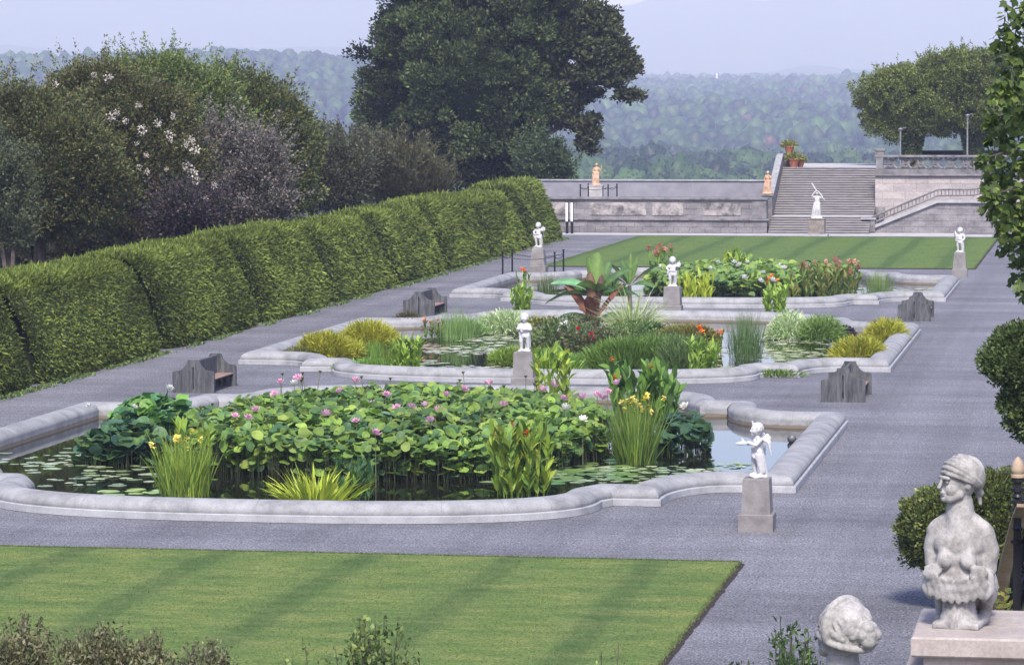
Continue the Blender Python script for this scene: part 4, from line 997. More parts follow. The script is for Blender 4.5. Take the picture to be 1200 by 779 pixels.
def flower_mesh(kind):
    """small blossoms, one mesh each, centred on their stem tip"""
    c = Cloud()
    if kind in ('lotus', 'lotus_w'):
        colr = [(.72, .50, .58), (.80, .68, .72)] if kind == 'lotus' else [(.78, .78, .72), (.82, .81, .78)]
        for ring, (n, el, L, wd) in enumerate(((8, 22, .15, .07), (8, 50, .135, .065), (6, 76, .10, .05))):
            a = np.arange(n)/n*6.283+ring*.4+rng.normal(0, .1, n); e = R(el)+rng.normal(0, .12, n)
            D = np.stack([np.cos(a)*np.cos(e), np.sin(a)*np.cos(e), np.sin(e)], 1); C = pal(n, colr, .06)
            c.strips(np.zeros((n, 3))+D*.02, D, L, wd, C, -.5, (.35, .9, 1, .7, .08), tipc=(.70, .34, .50) if kind == 'lotus' else (.85, .84, .76))
        c.blobs(np.array([[0, 0, .04]]), [.03], np.array([[.7, .6, .12]]), 1, .1)
    elif kind in ('canna_o', 'canna_r', 'canna_y', 'canna_p'):
        colr = {'canna_o': [(.80, .20, .03), (.85, .30, .05)], 'canna_r': [(.65, .04, .03), (.75, .12, .04)], 'canna_y': [(.85, .68, .08), (.80, .74, .25)], 'canna_p': [(.75, .30, .22), (.70, .38, .30)]}[kind]
        n = 16; a = rng.random(n)*6.28; z = rng.random(n)*.22; D = np.stack([np.cos(a), np.sin(a), rng.uniform(.2, 1.1, n)], 1)
        P = np.stack([0*a, 0*a, z], 1); c.strips(P, D, .11, .07, pal(n, colr, .1), .9, (.3, 1, .9, .2))
    elif kind in ('hib_w', 'hib_r'):
        colr = [(.82, .82, .80)] if kind == 'hib_w' else [(.50, .01, .03), (.6, .02, .06)]
        n = 6; a = np.arange(n)/n*6.283; D = np.stack([np.cos(a), np.sin(a)*.5-.5, .4+np.sin(a)*.6], 1)
        c.strips(np.zeros((n, 3)), D, .13, .13, pal(n, colr, .05), .2, (.3, 1, 1, .5))
    elif kind == 'panicle':
        n = 46; P = rng.normal(0, 1, (n, 3))*np.array([.10, .10, .11]); c.leaves(P, unit(P+1e-6), .12, .11, pal(n, [(.60, .58, .50), (.66, .64, .56), (.50, .40, .33)], .1), .8)
    return c
FL = {}
def put_flower(kind, pos, parent, s=1.0, name='flower'):
    """a copy of the blossom under its plant (local coordinates)"""
    vs = FL.setdefault(kind, [])
    if len(vs) < 3:
        o = flower_mesh(kind).build(name, PETAL); vs.append(o)
    else:
        o = random.choice(vs).copy(); COL.objects.link(o)
    o.name = name; o.parent = parent; o.location = pos; o.rotation_euler = (random.uniform(-.5, .5), random.uniform(-.5, .5), random.uniform(0, 6.28)); o.scale = (s*random.uniform(.8, 1.15),)*3
    return o

def lotus_bed(t, cx, cy, inside, n, hfun, r=(.09, .185), flowers=(), kind='lotus', cols=None, stuff=True):
    """standing lotus leaves on stalks; inside(x,y) world test"""
    pts = []
    tries = 0; cell = {}
    while len(pts) < n and tries < n*40:
        tries += 1; p = inside(None)
        if p is None: continue
        pts.append(p)
    P = np.array([(x, y) for x, y in pts]); m = len(P)
    top = np.array([hfun(x, y) for x, y in P]); u = rng.random(m)
    edge_ = np.clip(1.15-top/ top.max(), 0, 1); hgt = top*(1-(.55+.3*(edge_ > .18))*u**1.6)+rng.normal(0, .06, m)
    edge = np.array([1 if False else 0 for _ in range(m)])
    V = np.stack([P[:, 0]-cx, P[:, 1]-cy, np.maximum(hgt, .06)], 1)
    N = np.array([0, -.15, 1.])+rng.normal(0, .50, (m, 3)); N[:, 2] = np.abs(N[:, 2])+.16
    cols = cols or [(.085, .150, .026), (.12, .19, .034), (.060, .115, .03), (.036, .085, .042), (.055, .105, .036), (.16, .22, .042), (.10, .165, .03)]
    C = pal(m, cols, .16)
    nz = np.array([local_noise(x, y, .5) for x, y in P]); C *= (1+.35*nz)[:, None]
    c = Cloud(); rr = rng.uniform(*r, m); c.disks(V, N, rr, C, 12, .16, .09, edgec=1.15)
    o = c.build('lotus_leaves', LEAF, t); 
    if stuff: tag(o, kind='stuff')
    s = Cloud(); s.stems(np.stack([V[:, 0]+rng.normal(0, .05, m), V[:, 1]+rng.normal(0, .05, m), np.full(m, -.02)], 1), V, .009, pal(m, [(.04, .06, .025), (.06, .065, .035)], .1))
    o = s.build('stalks', LEAF, t)
    if stuff: tag(o, kind='stuff')
    return V
def sampler(cx, cy, ax, ay, e=2.4, jag=.12):
    def f(_):
        x, y = rng.uniform(-1, 1), rng.uniform(-1, 1); rr = (abs(x)**e+abs(y)**e)**(1/e)
        if rr > 1-jag*.5+jag*local_noise(x*3+cx, y*3, 1.3): return None
        return (cx+x*ax, cy+y*ay)
    return f
def blade_clump(t, n, rad, h, wd, cols, bend=.35, lean=.35, prof=(.6, 1, .85, .5, .08), name='blades', ry=None, tip=None, hvar=.25, mat=None, stuffy=False):
    ry = ry or rad; a = rng.random(n)*6.283; q = np.sqrt(rng.random(n))
    P = np.stack([np.cos(a)*q*rad, np.sin(a)*q*ry, np.zeros(n)], 1)
    D = np.stack([np.cos(a)*q*lean, np.sin(a)*q*lean, np.ones(n)], 1)+rng.normal(0, .13, (n, 3)); L = h*np.clip(rng.normal(1-.0, hvar, n)*(1.05-.28*q**2), .25, 1.35)
    c = Cloud(); c.strips(P, D, L, wd*rng.uniform(.7, 1.25, n), pal(n, cols, .12), bend*rng.uniform(.4, 1.8, n), prof, side=unit(np.stack([np.cos(a+1.57), np.sin(a+1.57), 0*a], 1)+.7*rdir(n)), tipc=None if tip is None else tip)
    return c.build(name, mat or LEAF, t)
def canna_clump(t, n, rad, h, cols, fk=None, nf=0, ll=.55, lw=.17, up=.8, fs=1.0, ry=None):
    """stout stems with broad paddle leaves all the way up"""
    ry = ry or rad; ns = max(5, n//8); a = rng.random(ns)*6.283; q = np.sqrt(rng.random(ns)); B = np.stack([np.cos(a)*q*rad, np.sin(a)*q*ry, np.zeros(ns)], 1)
    T = B*np.array([1.25, 1.25, 0])+np.stack([0*a, 0*a, h*rng.uniform(.72, 1.0, ns)], 1); s = Cloud(); s.stems(B, T, .013, pal(ns, cols, .1)); s.build('stems', LEAF, t); n = int(n*1.9); ll = ll*.78
    i = rng.integers(0, ns, n); u = rng.uniform(.05, .93, n)[:, None]; P = B[i]+(T[i]-B[i])*u; b = rng.random(n)*6.283
    D = np.stack([np.cos(b)*(1-up), np.sin(b)*(1-up), np.full(n, up)], 1)+rng.normal(0, .1, (n, 3)); c = Cloud()
    side = unit(np.stack([-np.sin(b), np.cos(b), 0*b], 1)+.35*rdir(n))
    c.strips(P, D, ll*rng.uniform(.75, 1.2, n), lw*rng.uniform(.7, 1.2, n), pal(n, cols, .13), .8*rng.uniform(.3, 1.6, n), (.25, .85, 1, .8, .08), side=side)
    c.build('leaves', LEAF, t)
    for k in range(nf):
        j = random.randrange(ns); put_flower(fk, tuple(T[j]+np.array([rng.normal(0, .05), rng.normal(0, .05), rng.uniform(-.02, .16)])), t, fs)
def pads(px, py, rx, ry, n, label, r=(.10, .26), cols=None, name='water_lily'):
    x, y = basexy(px, py); t = empty(name, (x, y, .02), label, 'water lily', 'rafts of floating lily pads')
    pts = []; tries = 0
    while len(pts) < n and tries < n*60:
        tries += 1; p = (rng.normal(0, .5)*rx, rng.normal(0, .5)*ry, rng.uniform(*r))
        if in_pool(x+p[0], y+p[1]) and all(math.hypot(p[0]-q[0], p[1]-q[1]) > (p[2]+q[2])*.88 for q in pts): pts.append(p)
    vs = []
    for a_, b_, r_ in pts:
        if len(vs) < 6:
            c = Cloud(); c.disks(np.zeros((1, 3)), np.array([[0, 0, 1.]])+rng.normal(0, .025, (1, 3)), np.array([1.]), pal(1, cols or [(.16, .22, .09), (.22, .26, .13), (.12, .18, .07), (.28, .24, .12)], .15), 16, .05, .03, notch=True); o = c.build('lily_pad', PADM, t); vs.append(o)
        else: o = random.choice(vs).copy(); COL.objects.link(o)
        o.parent = t; o.location = (a_, b_, random.uniform(.008, .028)); o.rotation_euler = (0, 0, random.uniform(0, 6.28)); o.scale = (r_, r_*random.uniform(.9, 1.05), .35*r_)
    return t
PADM = leafmat('lily_pad', .1, .32, .6)

# ---------------- pool one
t = empty('lotus_bed', (AX, 92.6, .02), 'large bed of standing lotus leaves with pink blossoms filling the nearest pool', 'lotus bed')
def h1(x, y):
    d = ((x-AX)/6.0)**2+((y-92.6)/8.2)**2; return (1.32-.42*max(0, d)**1.5)+.16*local_noise(x, y, .6)
f1 = sampler(AX+.2, 92.6, 6.0, 8.3)
lotus_bed(t, AX, 92.6, f1, 11500, h1)
for (px, py) in ((329, 447), (345, 449), (322, 461), (350, 443), (416, 446), (399, 457), (452, 462), (382, 485), (418, 493), (437, 474), (482, 476), (497, 474), (514, 481), (505, 492), (543, 456), (523, 462), (573, 449), (635, 456), (648, 451), (682, 465), (700, 462), (712, 459), (706, 466), (660, 467), (724, 448), (465, 478), (440, 507), (590, 474), (683, 490), (663, 478), (300, 480), (290, 489), (275, 487)):
    z = 1.55 if py < 470 else 1.4; x, y = G(px, py, z)
    if y > 101.5: y = 101.3; x, y, z = W(px, py, y)
    fk = 'lotus_w' if (px, py) in ((683, 490), (663, 478), (345, 449)) else 'lotus'
    put_flower(fk, (x-AX, y-92.6, z-.02-.05), t, 1.15, 'lotus_flower')
c = Cloud(); 
fl = [o for o in t.children if o.name.startswith('lotus_flower')]; A = np.array([o.location[:] for o in fl]); B = A.copy(); B[:, 2] = 0; c.stems(B, A, .014, pal(len(A), STRAW)); 
tag(c.build('flower_stalks', LEAF, t), kind='stuff')
sp0 = MB(); sp0.tube([(0, 0, -.9), (0, 0, 0)], .012, 5, (.13, .13, .06)); sp0.lathe([(.012, 0), (.05, .06), (.055, .075), (.03, .08)], 10, col=(.09, .10, .045)); sp0 = sp0.build('seed_pod', LEAF, t, True)
for k in range(44):
    o = sp0 if k == 0 else sp0.copy()
    if k: COL.objects.link(o); o.parent = t
    o.location = (random.uniform(-5, 5), random.uniform(-6, 7.5), random.uniform(1.25, 1.62)); o.rotation_euler = (random.uniform(-.15, .15), random.uniform(-.15, .15), 0)

def small_lotus(px, py, ax, ay, h, n, label, fl=(), cols=None):
    x, y = basexy(px, py); t = empty('lotus_clump', (x, y, .02), label, 'lotus', 'small lotus clumps')
    lotus_bed(t, x, y, sampler(x, y, ax, ay), n, lambda a, b: h*(1.02-.50*(((a-x)/ax)**2+((b-y)/ay)**2)), (.11, .22), cols=cols or [(.025, .06, .04), (.035, .08, .05), (.05, .105, .04), (.075, .13, .035)], stuff=False)
    for fx, fy, fz in fl: put_flower('lotus_w', (fx, fy, fz), t, 1.0, 'lotus_flower')
small_lotus(146, 541, 1.25, 1.6, 1.05, 380, 'dark blue-green lotus clump at the left of the nearest pool', ((-1.3, 1, 1.35), (.1, .6, 1.4)))
small_lotus(181, 520, 1.3, 1.8, 1.35, 400, 'taller lotus clump behind, left of the big lotus bed near the back coping', ((.3, .5, 1.5),), [(.06, .14, .04), (.10, .2, .04), (.04, .11, .05)])
small_lotus(800, 529, .75, 1.3, 1.05, 150, 'small dark lotus clump standing in bright water at the right of the nearest pool', ((.05, .2, 1.2),))
def cann(px, py, n, rad, h, cols, label, fk=None, nf=0, **k):
    t, x, y = plant('canna_plant', px, py, label, 'canna', 'canna clumps in the pools'); canna_clump(t, n, rad, h, cols, fk, nf, **k); return t
def iris(px, py, n, rad, h, wd, cols, label, fk=None, nf=0, name='iris_clump', cat='iris', group='iris clumps in the pools', **k):
    t, x, y = plant(name, px, py, label, cat, group); blade_clump(t, n, rad, h, wd, cols, **k)
    if nf:
        A = np.stack([rng.normal(0, rad*.5, nf), rng.normal(0, rad*.5, nf), h*rng.uniform(.85, 1.18, nf)], 1); B = A*np.array([.7, .7, 0]); s = Cloud(); s.stems(B, A, .01, pal(nf, cols)); s.build('flower_stalks', LEAF, t)
        for a in A: put_flower(fk, tuple(a), t, .75)
    return t
iris(216, 581, 520, .60, 1.3, .034, [(.13, .20, .03), (.20, .27, .04), (.08, .14, .03)], 'tall narrow-leaved clump with yellow flowers at the front left of the big lotus bed', 'canna_y', 9, bend=.3, lean=.2)
cann(232, 560, 60, .5, 1.45, G3[1:]+G1, 'yellow-green canna behind the yellow-flowered iris, left edge of the lotus bed', None, 0, lw=.13)
iris(372, 589, 210, .85, .78, .085, G3, 'low bright chartreuse clump at the front coping of the nearest pool', bend=.5, lean=.9, name='grassy_clump', cat='plant', group='low clumps by the front coping')
cann(420, 587, 90, .42, .95, G2+[(.12, .2, .04)], 'blue-green canna beside the chartreuse clump at the front coping', None, 0, lw=.10, ll=.5, ry=.3)
cann(612, 581, 330, .68, 1.75, [(.10, .18, .03), (.16, .25, .035), (.06, .12, .03), (.22, .28, .04)], 'tall canna with orange flowers at the front of the nearest pool', 'canna_o', 7, lw=.15)
cann(752, 505, 300, 1.0, 1.9, [(.07, .15, .03), (.10, .19, .03), (.05, .10, .03)], 'broad-leaved canna with an orange flower at the back right of the big lotus bed', 'canna_o', 4, lw=.2, ll=.6, up=.8)
iris(745, 543, 620, .5, 1.5, .032, [(.10, .17, .03), (.16, .22, .04), (.07, .12, .03)], 'upright yellow-flowered clump in front of the broad-leaved canna, right of the lotus bed', 'canna_y', 16, bend=.2, lean=.25)
cann(652, 478, 80, .8, 2.0, G3+G1, 'yellow-green canna at the very back of the big lotus bed below the central pedestal', None, 0, lw=.14, up=.76)
# floating pads, pool one
W0 = [(.20, .26, .14), (.26, .30, .17), (.16, .22, .09)]
pads(92, 540, 2.6, 3.6, 60, 'scatter of lily pads in open water at the far left of the nearest pool', cols=W0)
pads(125, 560, 1.6, 1.6, 30, 'lily pads below the dark lotus clump, left of the nearest pool', cols=W0)
pads(165, 577, 1.0, 1.0, 10, 'few yellow-green pads by the front left coping', (.16, .3), [(.25, .33, .05), (.18, .28, .05)])
pads(700, 560, 1.9, 1.2, 45, 'lily pads right of the orange-flowered canna', cols=W0)
pads(757, 551, 1.6, .8, 34, 'lily pads in front of the upright yellow-flowered clump', cols=W0)
pads(655, 553, .8, 1.0, 22, 'dark pads between the orange canna and the lotus bed', cols=[(.06, .11, .05), (.1, .15, .08)])
pads(857, 546, .5, 1.0, 14, 'tiny group of pads on bright water left of the winged cherub', (.07, .16), [(.10, .2, .04), (.2, .26, .06)])
pads(690, 552, 1.0, 2.2, 30, 'curling green lotus pads just above water at the right edge of the lotus bed', (.2, .34), [(.07, .15, .04), (.12, .2, .05)])

# ---------------- pool two
MG = [(.20, .22, .02), (.28, .29, .03), (.13, .17, .02), (.34, .30, .04)]
def mound(px, py, rad, h, label, cols=MG, n=900, wd=.035, ry=None, sub=None, bend=.75, name='grass_mound', cat='ornamental grass', group='mounded grasses in the middle pool', **k):
    t, x, y = plant(name, px, py, label, cat, group); ry = (ry or rad)*.72; rad = rad*.86; n = int(n*3.2)
    U = rdir(n); U[:, 2] = np.abs(U[:, 2]); q = rng.random(n)**.33; L = (.30+.10*rng.random(n))*(h if h < 1 else 1)*(1.35 if bend < .5 else 1)
    lump = 1+.22*vnoise(U*2.3+px)
    P = U*(q*lump)[:, None]*np.array([rad, ry, max(.1, h-.22)]); D = np.stack([U[:, 0]*.55, U[:, 1]*.55, .75+.35*U[:, 2]], 1)+rng.normal(0, .22, (n, 3))
    c = Cloud(); C = pal(n, cols, .16)*(1+.25*vnoise(P*1.6+px))[:, None]
    c.strips(P, D, L, wd*rng.uniform(.7, 1.2, n), np.clip(C, .004, 1), bend*rng.uniform(.6, 2.0, n), (.5, 1, .8, .1), side=unit(rdir(n)*np.array([1, 1, .3]))); c.build('blades', LEAF, t); return t
mound(383, 419, 1.45, 1.0, 'large yellow-green grass mound at the left end of the middle pool, nearer one', n=1600, ry=1.9)
mound(432, 405, 1.25, 1.0, 'yellow-green grass mound behind its larger neighbour at the left end', n=1300, ry=1.8)
mound(356, 421, .9, .6, 'dull olive tuft at the left corner coping of the middle pool', [(.10, .10, .04), (.14, .13, .05), (.06, .08, .03)], n=500)
mound(1008, 424, 1.25, .95, 'bright yellow-green grass mound in the right corner of the middle pool, nearer part', n=1500, ry=2.0)
mound(1038, 402, .95, 1.0, 'yellow-green grass mound in the right corner of the middle pool, farther part', n=1100, ry=2.2)
mound(1010, 424, .6, .45, 'small brownish tuft at the foot of the right corner mound', [(.12, .09, .04), (.08, .08, .03)], n=260)
mound(478, 384, .75, .8, 'dark reddish-olive shrubby tuft behind the left grass mounds', [(.07, .07, .03), (.10, .06, .04), (.05, .07, .03)], n=420)
mound(436, 437, 1.6, .55, 'low green rushes along the front left coping of the middle pool', G1, n=900, ry=.9, bend=.35)
cann(475, 438, 190, .5, 1.25, [(.16, .26, .04), (.22, .32, .05), (.12, .2, .035)], 'bright upright canna by the front left coping of the middle pool', None, 0, lw=.11, ll=.5, up=.74)
cann(822, 443, 200, .55, 1.3, [(.16, .26, .04), (.22, .32, .05), (.12, .2, .035)], 'bright upright canna by the front coping right of centre in the middle pool', None, 0, lw=.11, ll=.5, up=.74)
cann(614, 372, 120, .45, 1.45, [(.16, .26, .04), (.2, .3, .05)], 'bright upright canna at the back coping left of the banana', None, 0, lw=.12, ll=.5, up=.74)
cann(910, 372, 120, .45, 1.35, [(.16, .26, .04), (.2, .3, .05)], 'bright upright canna at the back coping right side of the middle pool', None, 0, lw=.12, ll=.5, up=.74)
VG = [(.36, .42, .25), (.26, .36, .16), (.46, .50, .34), (.14, .24, .06)]
mound(590, 390, 1.35, 1.0, 'white-striped grass clump at the back left of the middle pool', VG, n=1000, bend=.9, ry=1.4)
mound(548, 393, 1.0, .75, 'thin pale grass clump left of the white-striped grass', [(.22, .32, .14), (.14, .24, .06)], n=500, bend=.5)
mound(925, 397, 1.0, 1.15, 'white-striped grass clump at the back right of the middle pool', VG, n=850, bend=.9, ry=1.3)
mound(962, 399, 1.0, 1.05, 'green arching grass clump right of the white-striped grass', [(.12, .2, .04), (.18, .26, .08), (.08, .14, .03)], n=850, bend=.9, ry=1.3)
def reeds(px, py, n, rad, h, label, cols=G4+[(.08, .14, .04)], wd=.02, ry=None, hv=.15):
    t, x, y = plant('reed_bed', px, py, label, 'reeds', 'upright reeds in the pools'); blade_clump(t, n, rad, h, wd, cols, bend=.12, lean=.12, ry=ry, hvar=hv); return t
reeds(535, 398, 380, .9, 1.15, 'fine wispy reeds in front of the pale grasses at the back left', [(.10, .18, .05), (.14, .22, .07)])
reeds(436, 418, 0+260, .7, .6, 'short green reeds beside the left yellow-green mounds', G1)
reeds(874, 421, 420, .62, 1.75, 'tall fine reed clump standing alone in bright water right of centre', [(.06, .11, .035), (.09, .15, .05)], hv=.12)
mound(735, 434, 1.7, 1.1, 'dense green rush clump in the central planting, left of the long rushes', [(.09, .16, .03), (.13, .21, .04), (.06, .11, .025)], n=1500, ry=1.6, bend=.4)
mound(775, 434, 1.5, 1.15, 'dense green rush clump in the central planting, right of centre', [(.09, .16, .03), (.13, .21, .04), (.05, .10, .025)], n=1300, ry=1.6, bend=.4)
mound(798, 437, 1.1, 1.25, 'finer pale rushes at the right end of the central planting', [(.08, .13, .04), (.11, .17, .06)], n=700, ry=1.4, bend=.25)
mound(655, 441, 1.0, .85, 'spiky bright clump directly behind the central cherub, right side', G1+[(.2, .3, .08)], n=420, wd=.05, bend=.3)
mound(598, 428, .85, .75, 'green grass tuft behind the central cherub, left side', [(.15, .24, .04), (.2, .28, .05)], n=650, bend=.8)
mound(692, 428, .9, .6, 'low mixed green foliage between rushes and hibiscus', G1+G4, n=420, wd=.07)
mound(806, 402, 1.5, .8, 'olive and russet foliage mound right of the banana', [(.13, .15, .03), (.09, .12, .03), (.18, .13, .04)], n=1200, wd=.05, ry=1.4)
mound(765, 398, .8, .75, 'dark green foliage tuft below the arching bamboo', G4, n=420, wd=.06)
mound(738, 412, .5, .45, 'small near-black purple foliage tuft in the central planting', [(.02, .018, .028), (.035, .03, .045)], n=260, wd=.06)
mound(988, 392, .5, .5, 'dark purple leaf tuft at the back right coping', [(.03, .028, .045), (.05, .045, .06)], n=160, wd=.12)
mound(520, 380, .4, .4, 'dark leaf tuft by the back left coping below the far bench', [(.03, .028, .03), (.06, .03, .03)], n=90, wd=.12)
mound(905, 441, 1.3, .4, 'low bright rushes along the front right coping of the middle pool', G1+[(.2, .28, .05)], n=480, ry=.7, bend=.3)
mound(862, 443, .9, .35, 'low green rushes left of the front right coping rushes', G1, n=300, ry=.6, bend=.3)
for px, py, k, lab in ((505, 398, 'canna_p', 'small salmon-flowered plant among the left pool plants'), (835, 412, 'canna_o', 'small orange-flowered canna right of the russet mound')):
    cann(px, py, 40, .5, .7, G1+[(.16, .12, .04)], lab, k, 5, lw=.1, ll=.35)
# hibiscus shrubs
def leafy_shrub(name, px, py, rx, ry, h, label, cat, cols, n=900, L=.16, Wd=.09, z0=0, mat=None, y=None, group=None, stemn=6):
    t, x, yy = plant(name, px, py, label, cat, group, y)
    U = rdir(n); q = rng.random(n)**.4; P = U*q[:, None]*np.array([rx, ry, h*.5])+np.array([0, 0, h*.52])
    P *= (1+.16*vnoise(P*2.2))[:, None]; P[:, 2] = np.maximum(P[:, 2], .05)
    c = Cloud(); c.leaves(P, U+np.array([0, 0, .4]), L, Wd, pal(n, cols, .16), .9); c.build('foliage', mat or LEAF, t)
    s = Cloud(); a = rng.random(stemn)*6.28; T = np.stack([np.cos(a)*rx*.5, np.sin(a)*ry*.5, np.full(stemn, h*.7)], 1); s.stems(T*np.array([.2, .2, 0]), T, .02, pal(stemn, [(.08, .06, .04)])); s.build('stems', BARK, t)
    return t
t = leafy_shrub('hibiscus_shrub', 660, 414, 1.2, 1.1, 1.25, 'hibiscus shrub with large white flowers left of the banana foot', 'hibiscus', [(.05, .09, .03), (.09, .14, .04), (.12, .14, .06)], 1300)
for (px, py) in ((658, 381), (666, 384), (655, 388), (634, 397), (664, 379), (722, 400), (695, 395)): x, y, z = W(px, py, 128.5-1.2); b = t.location; put_flower('hib_w', (x-b.x, y-b.y, z-b.z), t, 1.15)
t = leafy_shrub('hibiscus_shrub', 694, 418, 1.3, 1.1, 1.05, 'hibiscus shrub with dark red flowers in front of the banana', 'hibiscus', [(.05, .09, .03), (.08, .12, .04), (.09, .06, .04)], 1300)
for (px, py) in ((677, 386), (675, 394), (693, 392), (695, 394), (683, 399), (686, 408), (700, 404), (690, 400)): x, y, z = W(px, py, 126.0); b = t.location; put_flower('hib_r', (x-b.x, y-b.y, z-b.z), t, .9)
leafy_shrub('leafy_shrub', 635, 398, .9, .9, .9, 'yellowish leafy shrub behind the central cherub', 'shrub', [(.12, .14, .03), (.17, .18, .04), (.08, .10, .03)], 700)
leafy_shrub('leafy_shrub', 740, 404, 1.0, 1.0, 1.0, 'fine green shrub between banana and bamboo', 'shrub', [(.06, .11, .03), (.1, .16, .04)], 900, .12, .06)
leafy_shrub('leafy_shrub', 716, 417, 1.0, .9, .8, 'low mixed green shrub in front of the smaller banana', 'shrub', [(.05, .09, .025), (.08, .12, .03), (.10, .06, .04)], 900, .14, .07)
leafy_shrub('leafy_shrub', 770, 415, 1.1, .9, .85, 'dense mid-green shrub between the bamboo and the russet mound', 'shrub', [(.04, .075, .022), (.07, .11, .03)], 1000, .12, .06)
leafy_shrub('leafy_shrub', 676, 402, 1.1, .9, 1.1, 'dark green shrub around the foot of the large banana', 'shrub', [(.035, .065, .022), (.06, .09, .03), (.08, .05, .03)], 1000, .14, .07)
mound(640, 424, .9, .6, 'green tuft between the hibiscus and the central cherub', G1, n=500, wd=.05)
# bamboo with pale arching leaves
t, x, y = plant('pale_bamboo', 742, 394, 'pale arching variegated bamboo right of the banana', 'bamboo')
blade_clump(t, 700, .6, 1.75, .04, [(.30, .36, .18), (.22, .30, .10), (.38, .42, .24), (.16, .22, .06)], bend=1.5, lean=.5, name='leaves')
# banana
t, bx, by = plant('banana_plant', 697, 391, 'large banana plant with green and bronze paddle leaves in the middle pool', 'banana plant')
def paddles(t, base, specs, name='leaf'):
    for (ang, el, L, wd, col_, bend) in specs:
        c = Cloud(); k = 14; n = 1; a = R(ang); e = R(el)
        D = np.array([[math.cos(a)*math.cos(e), math.sin(a)*math.cos(e), math.sin(e)]]); P0 = np.array([base])
        side = unit(np.array([[-math.sin(a), math.cos(a), 0.]])*1.0+.45*np.array([[0, 0, 1.]])*random.choice((-1, 1)))
        prof = tuple([.06, .07, .5]+[.5+.5*math.sin(math.pi*(i+2)/12) for i in range(0, 9)]+[.55, .1])
        d = D; p = P0.copy(); segs = len(prof); rows = []
        for i in range(segs):
            w_ = wd*prof[i]*.5; rows.append((p-side*w_+np.array([[0, 0, .18*w_]]), p.copy(), p+side*w_+np.array([[0, 0, .18*w_]]))); d = unit(d+np.array([[0, 0, -1.]])*bend/segs); p = p+d*L/segs
        V = np.array([[r_[j][0] for j in range(3)] for r_ in rows]).reshape(-1, 3); V += rng.normal(0, .006, V.shape)
        Q = [];
        for i in range(segs-1):
            for j in range(2):
                Q.append([i*3+j, i*3+j+1, i*3+3+j+1, i*3+3+j])
        C = np.tile(np.array(col_), (len(V), 1)); C[1::3] *= 1.7; C *= rng.uniform(.92, 1.08, (len(V), 1))
        c.put(V, Q=np.array(Q), C=C); c.build(name, LEAF, t, smooth=True)
GB = (.045, .085, .028); GB2 = (.075, .125, .032); BR = (.10, .065, .04); BR2 = (.22, .13, .06)
stx, sty = .0, .4
paddles(t, (.05, .2, 1.55), [(180, 42, 2.2, .62, (.09, .19, .09), 1.1), (150, 76, 1.75, .80, GB2, .1), (200, 20, 2.4, .5, GB, 1.0), (15, 55, 2.0, .6, GB, .9), (-10, 30, 2.2, .55, (.08, .17, .07), 1.2), (70, 60, 1.9, .6, GB, .6), (240, 50, 1.7, .6, GB2, 1.3), (-60, 45, 1.6, .55, GB, 1.2), (100, 40, 2.0, .5, GB, 1.0), (85, 80, 1.9, .7, GB2, .2)])
paddles(t, (.0, -.3, .45), [(165, 58, 2.2, .62, (.12, .055, .035), .4), (120, 80, 2.3, .55, (.09, .055, .035), .1), (10, 60, 2.1, .60, (.14, .05, .038), .5), (60, 76, 2.2, .5, (.075, .045, .035), .1), (-100, 62, 1.5, .5, (.085, .04, .03), .5), (175, 34, 1.7, .5, (.045, .09, .04), 1.0), (5, 36, 1.7, .5, (.04, .085, .035), 1.0), (-80, 70, 1.35, .5, (.09, .04, .03), .6), (-120, 50, 1.2, .45, (.10, .05, .03), .8)])
mb = MB(); mb.tube([(.05, .2, 0), (.06, .2, .8), (.05, .2, 1.6)], [.16, .13, .09], 10, (.12, .10, .06)); mb.build('pseudostem', BARK, t, True)
t2, bx, by = plant('banana_plant', 737, 382, 'smaller banana plant behind and right of the large banana', 'banana plant')
paddles(t2, (0, .2, 1.65), [(170, 38, 1.6, .45, GB, .9), (20, 48, 1.7, .5, GB, .6), (55, 70, 1.5, .5, GB2, .1), (-30, 28, 1.5, .42, GB, 1.0), (120, 60, 1.5, .5, GB, .5), (75, 84, 1.5, .22, GB2, 0), (200, 60, 1.4, .45, GB2, .7)])
mb = MB(); mb.tube([(0, .2, 0), (0, .2, 1.7)], [.13, .08], 10, (.12, .10, .06)); mb.build('pseudostem', BARK, t2, True)
# pads, pool two
WP = [(.30, .33, .22), (.24, .28, .15), (.36, .36, .26)]
pads(548, 411, 1.6, 2.2, 60, 'pads left of the central cherub in dark water', cols=WP)
pads(545, 432, 1.9, .9, 46, 'nearest row of pads left of the central cherub', cols=WP)
pads(487, 425, 1.0, 1.0, 22, 'pads by the bright canna on the left of the middle pool', cols=WP)
pads(500, 408, 1.1, 2.0, 34, 'brownish pads in the left basin of the middle pool', cols=[(.22, .16, .09), (.2, .2, .1), (.28, .2, .12)])
pads(575, 397, 1.6, 2.0, 34, 'far pads below the white-striped grass on the left', cols=WP)
pads(915, 415, 2.0, 2.4, 80, 'broad raft of olive pads in the right basin of the middle pool', cols=[(.20, .22, .06), (.26, .26, .10), (.16, .19, .06)])
pads(893, 431, 1.7, .9, 44, 'olive pads around the lone reed clump', cols=[(.2, .22, .06), (.26, .26, .12)])
pads(945, 401, 1.6, 1.8, 36, 'far pads in front of the striped grasses on the right', cols=WP)
pads(905, 397, 1.6, 1.5, 30, 'pads behind the lone reed clump', cols=WP)

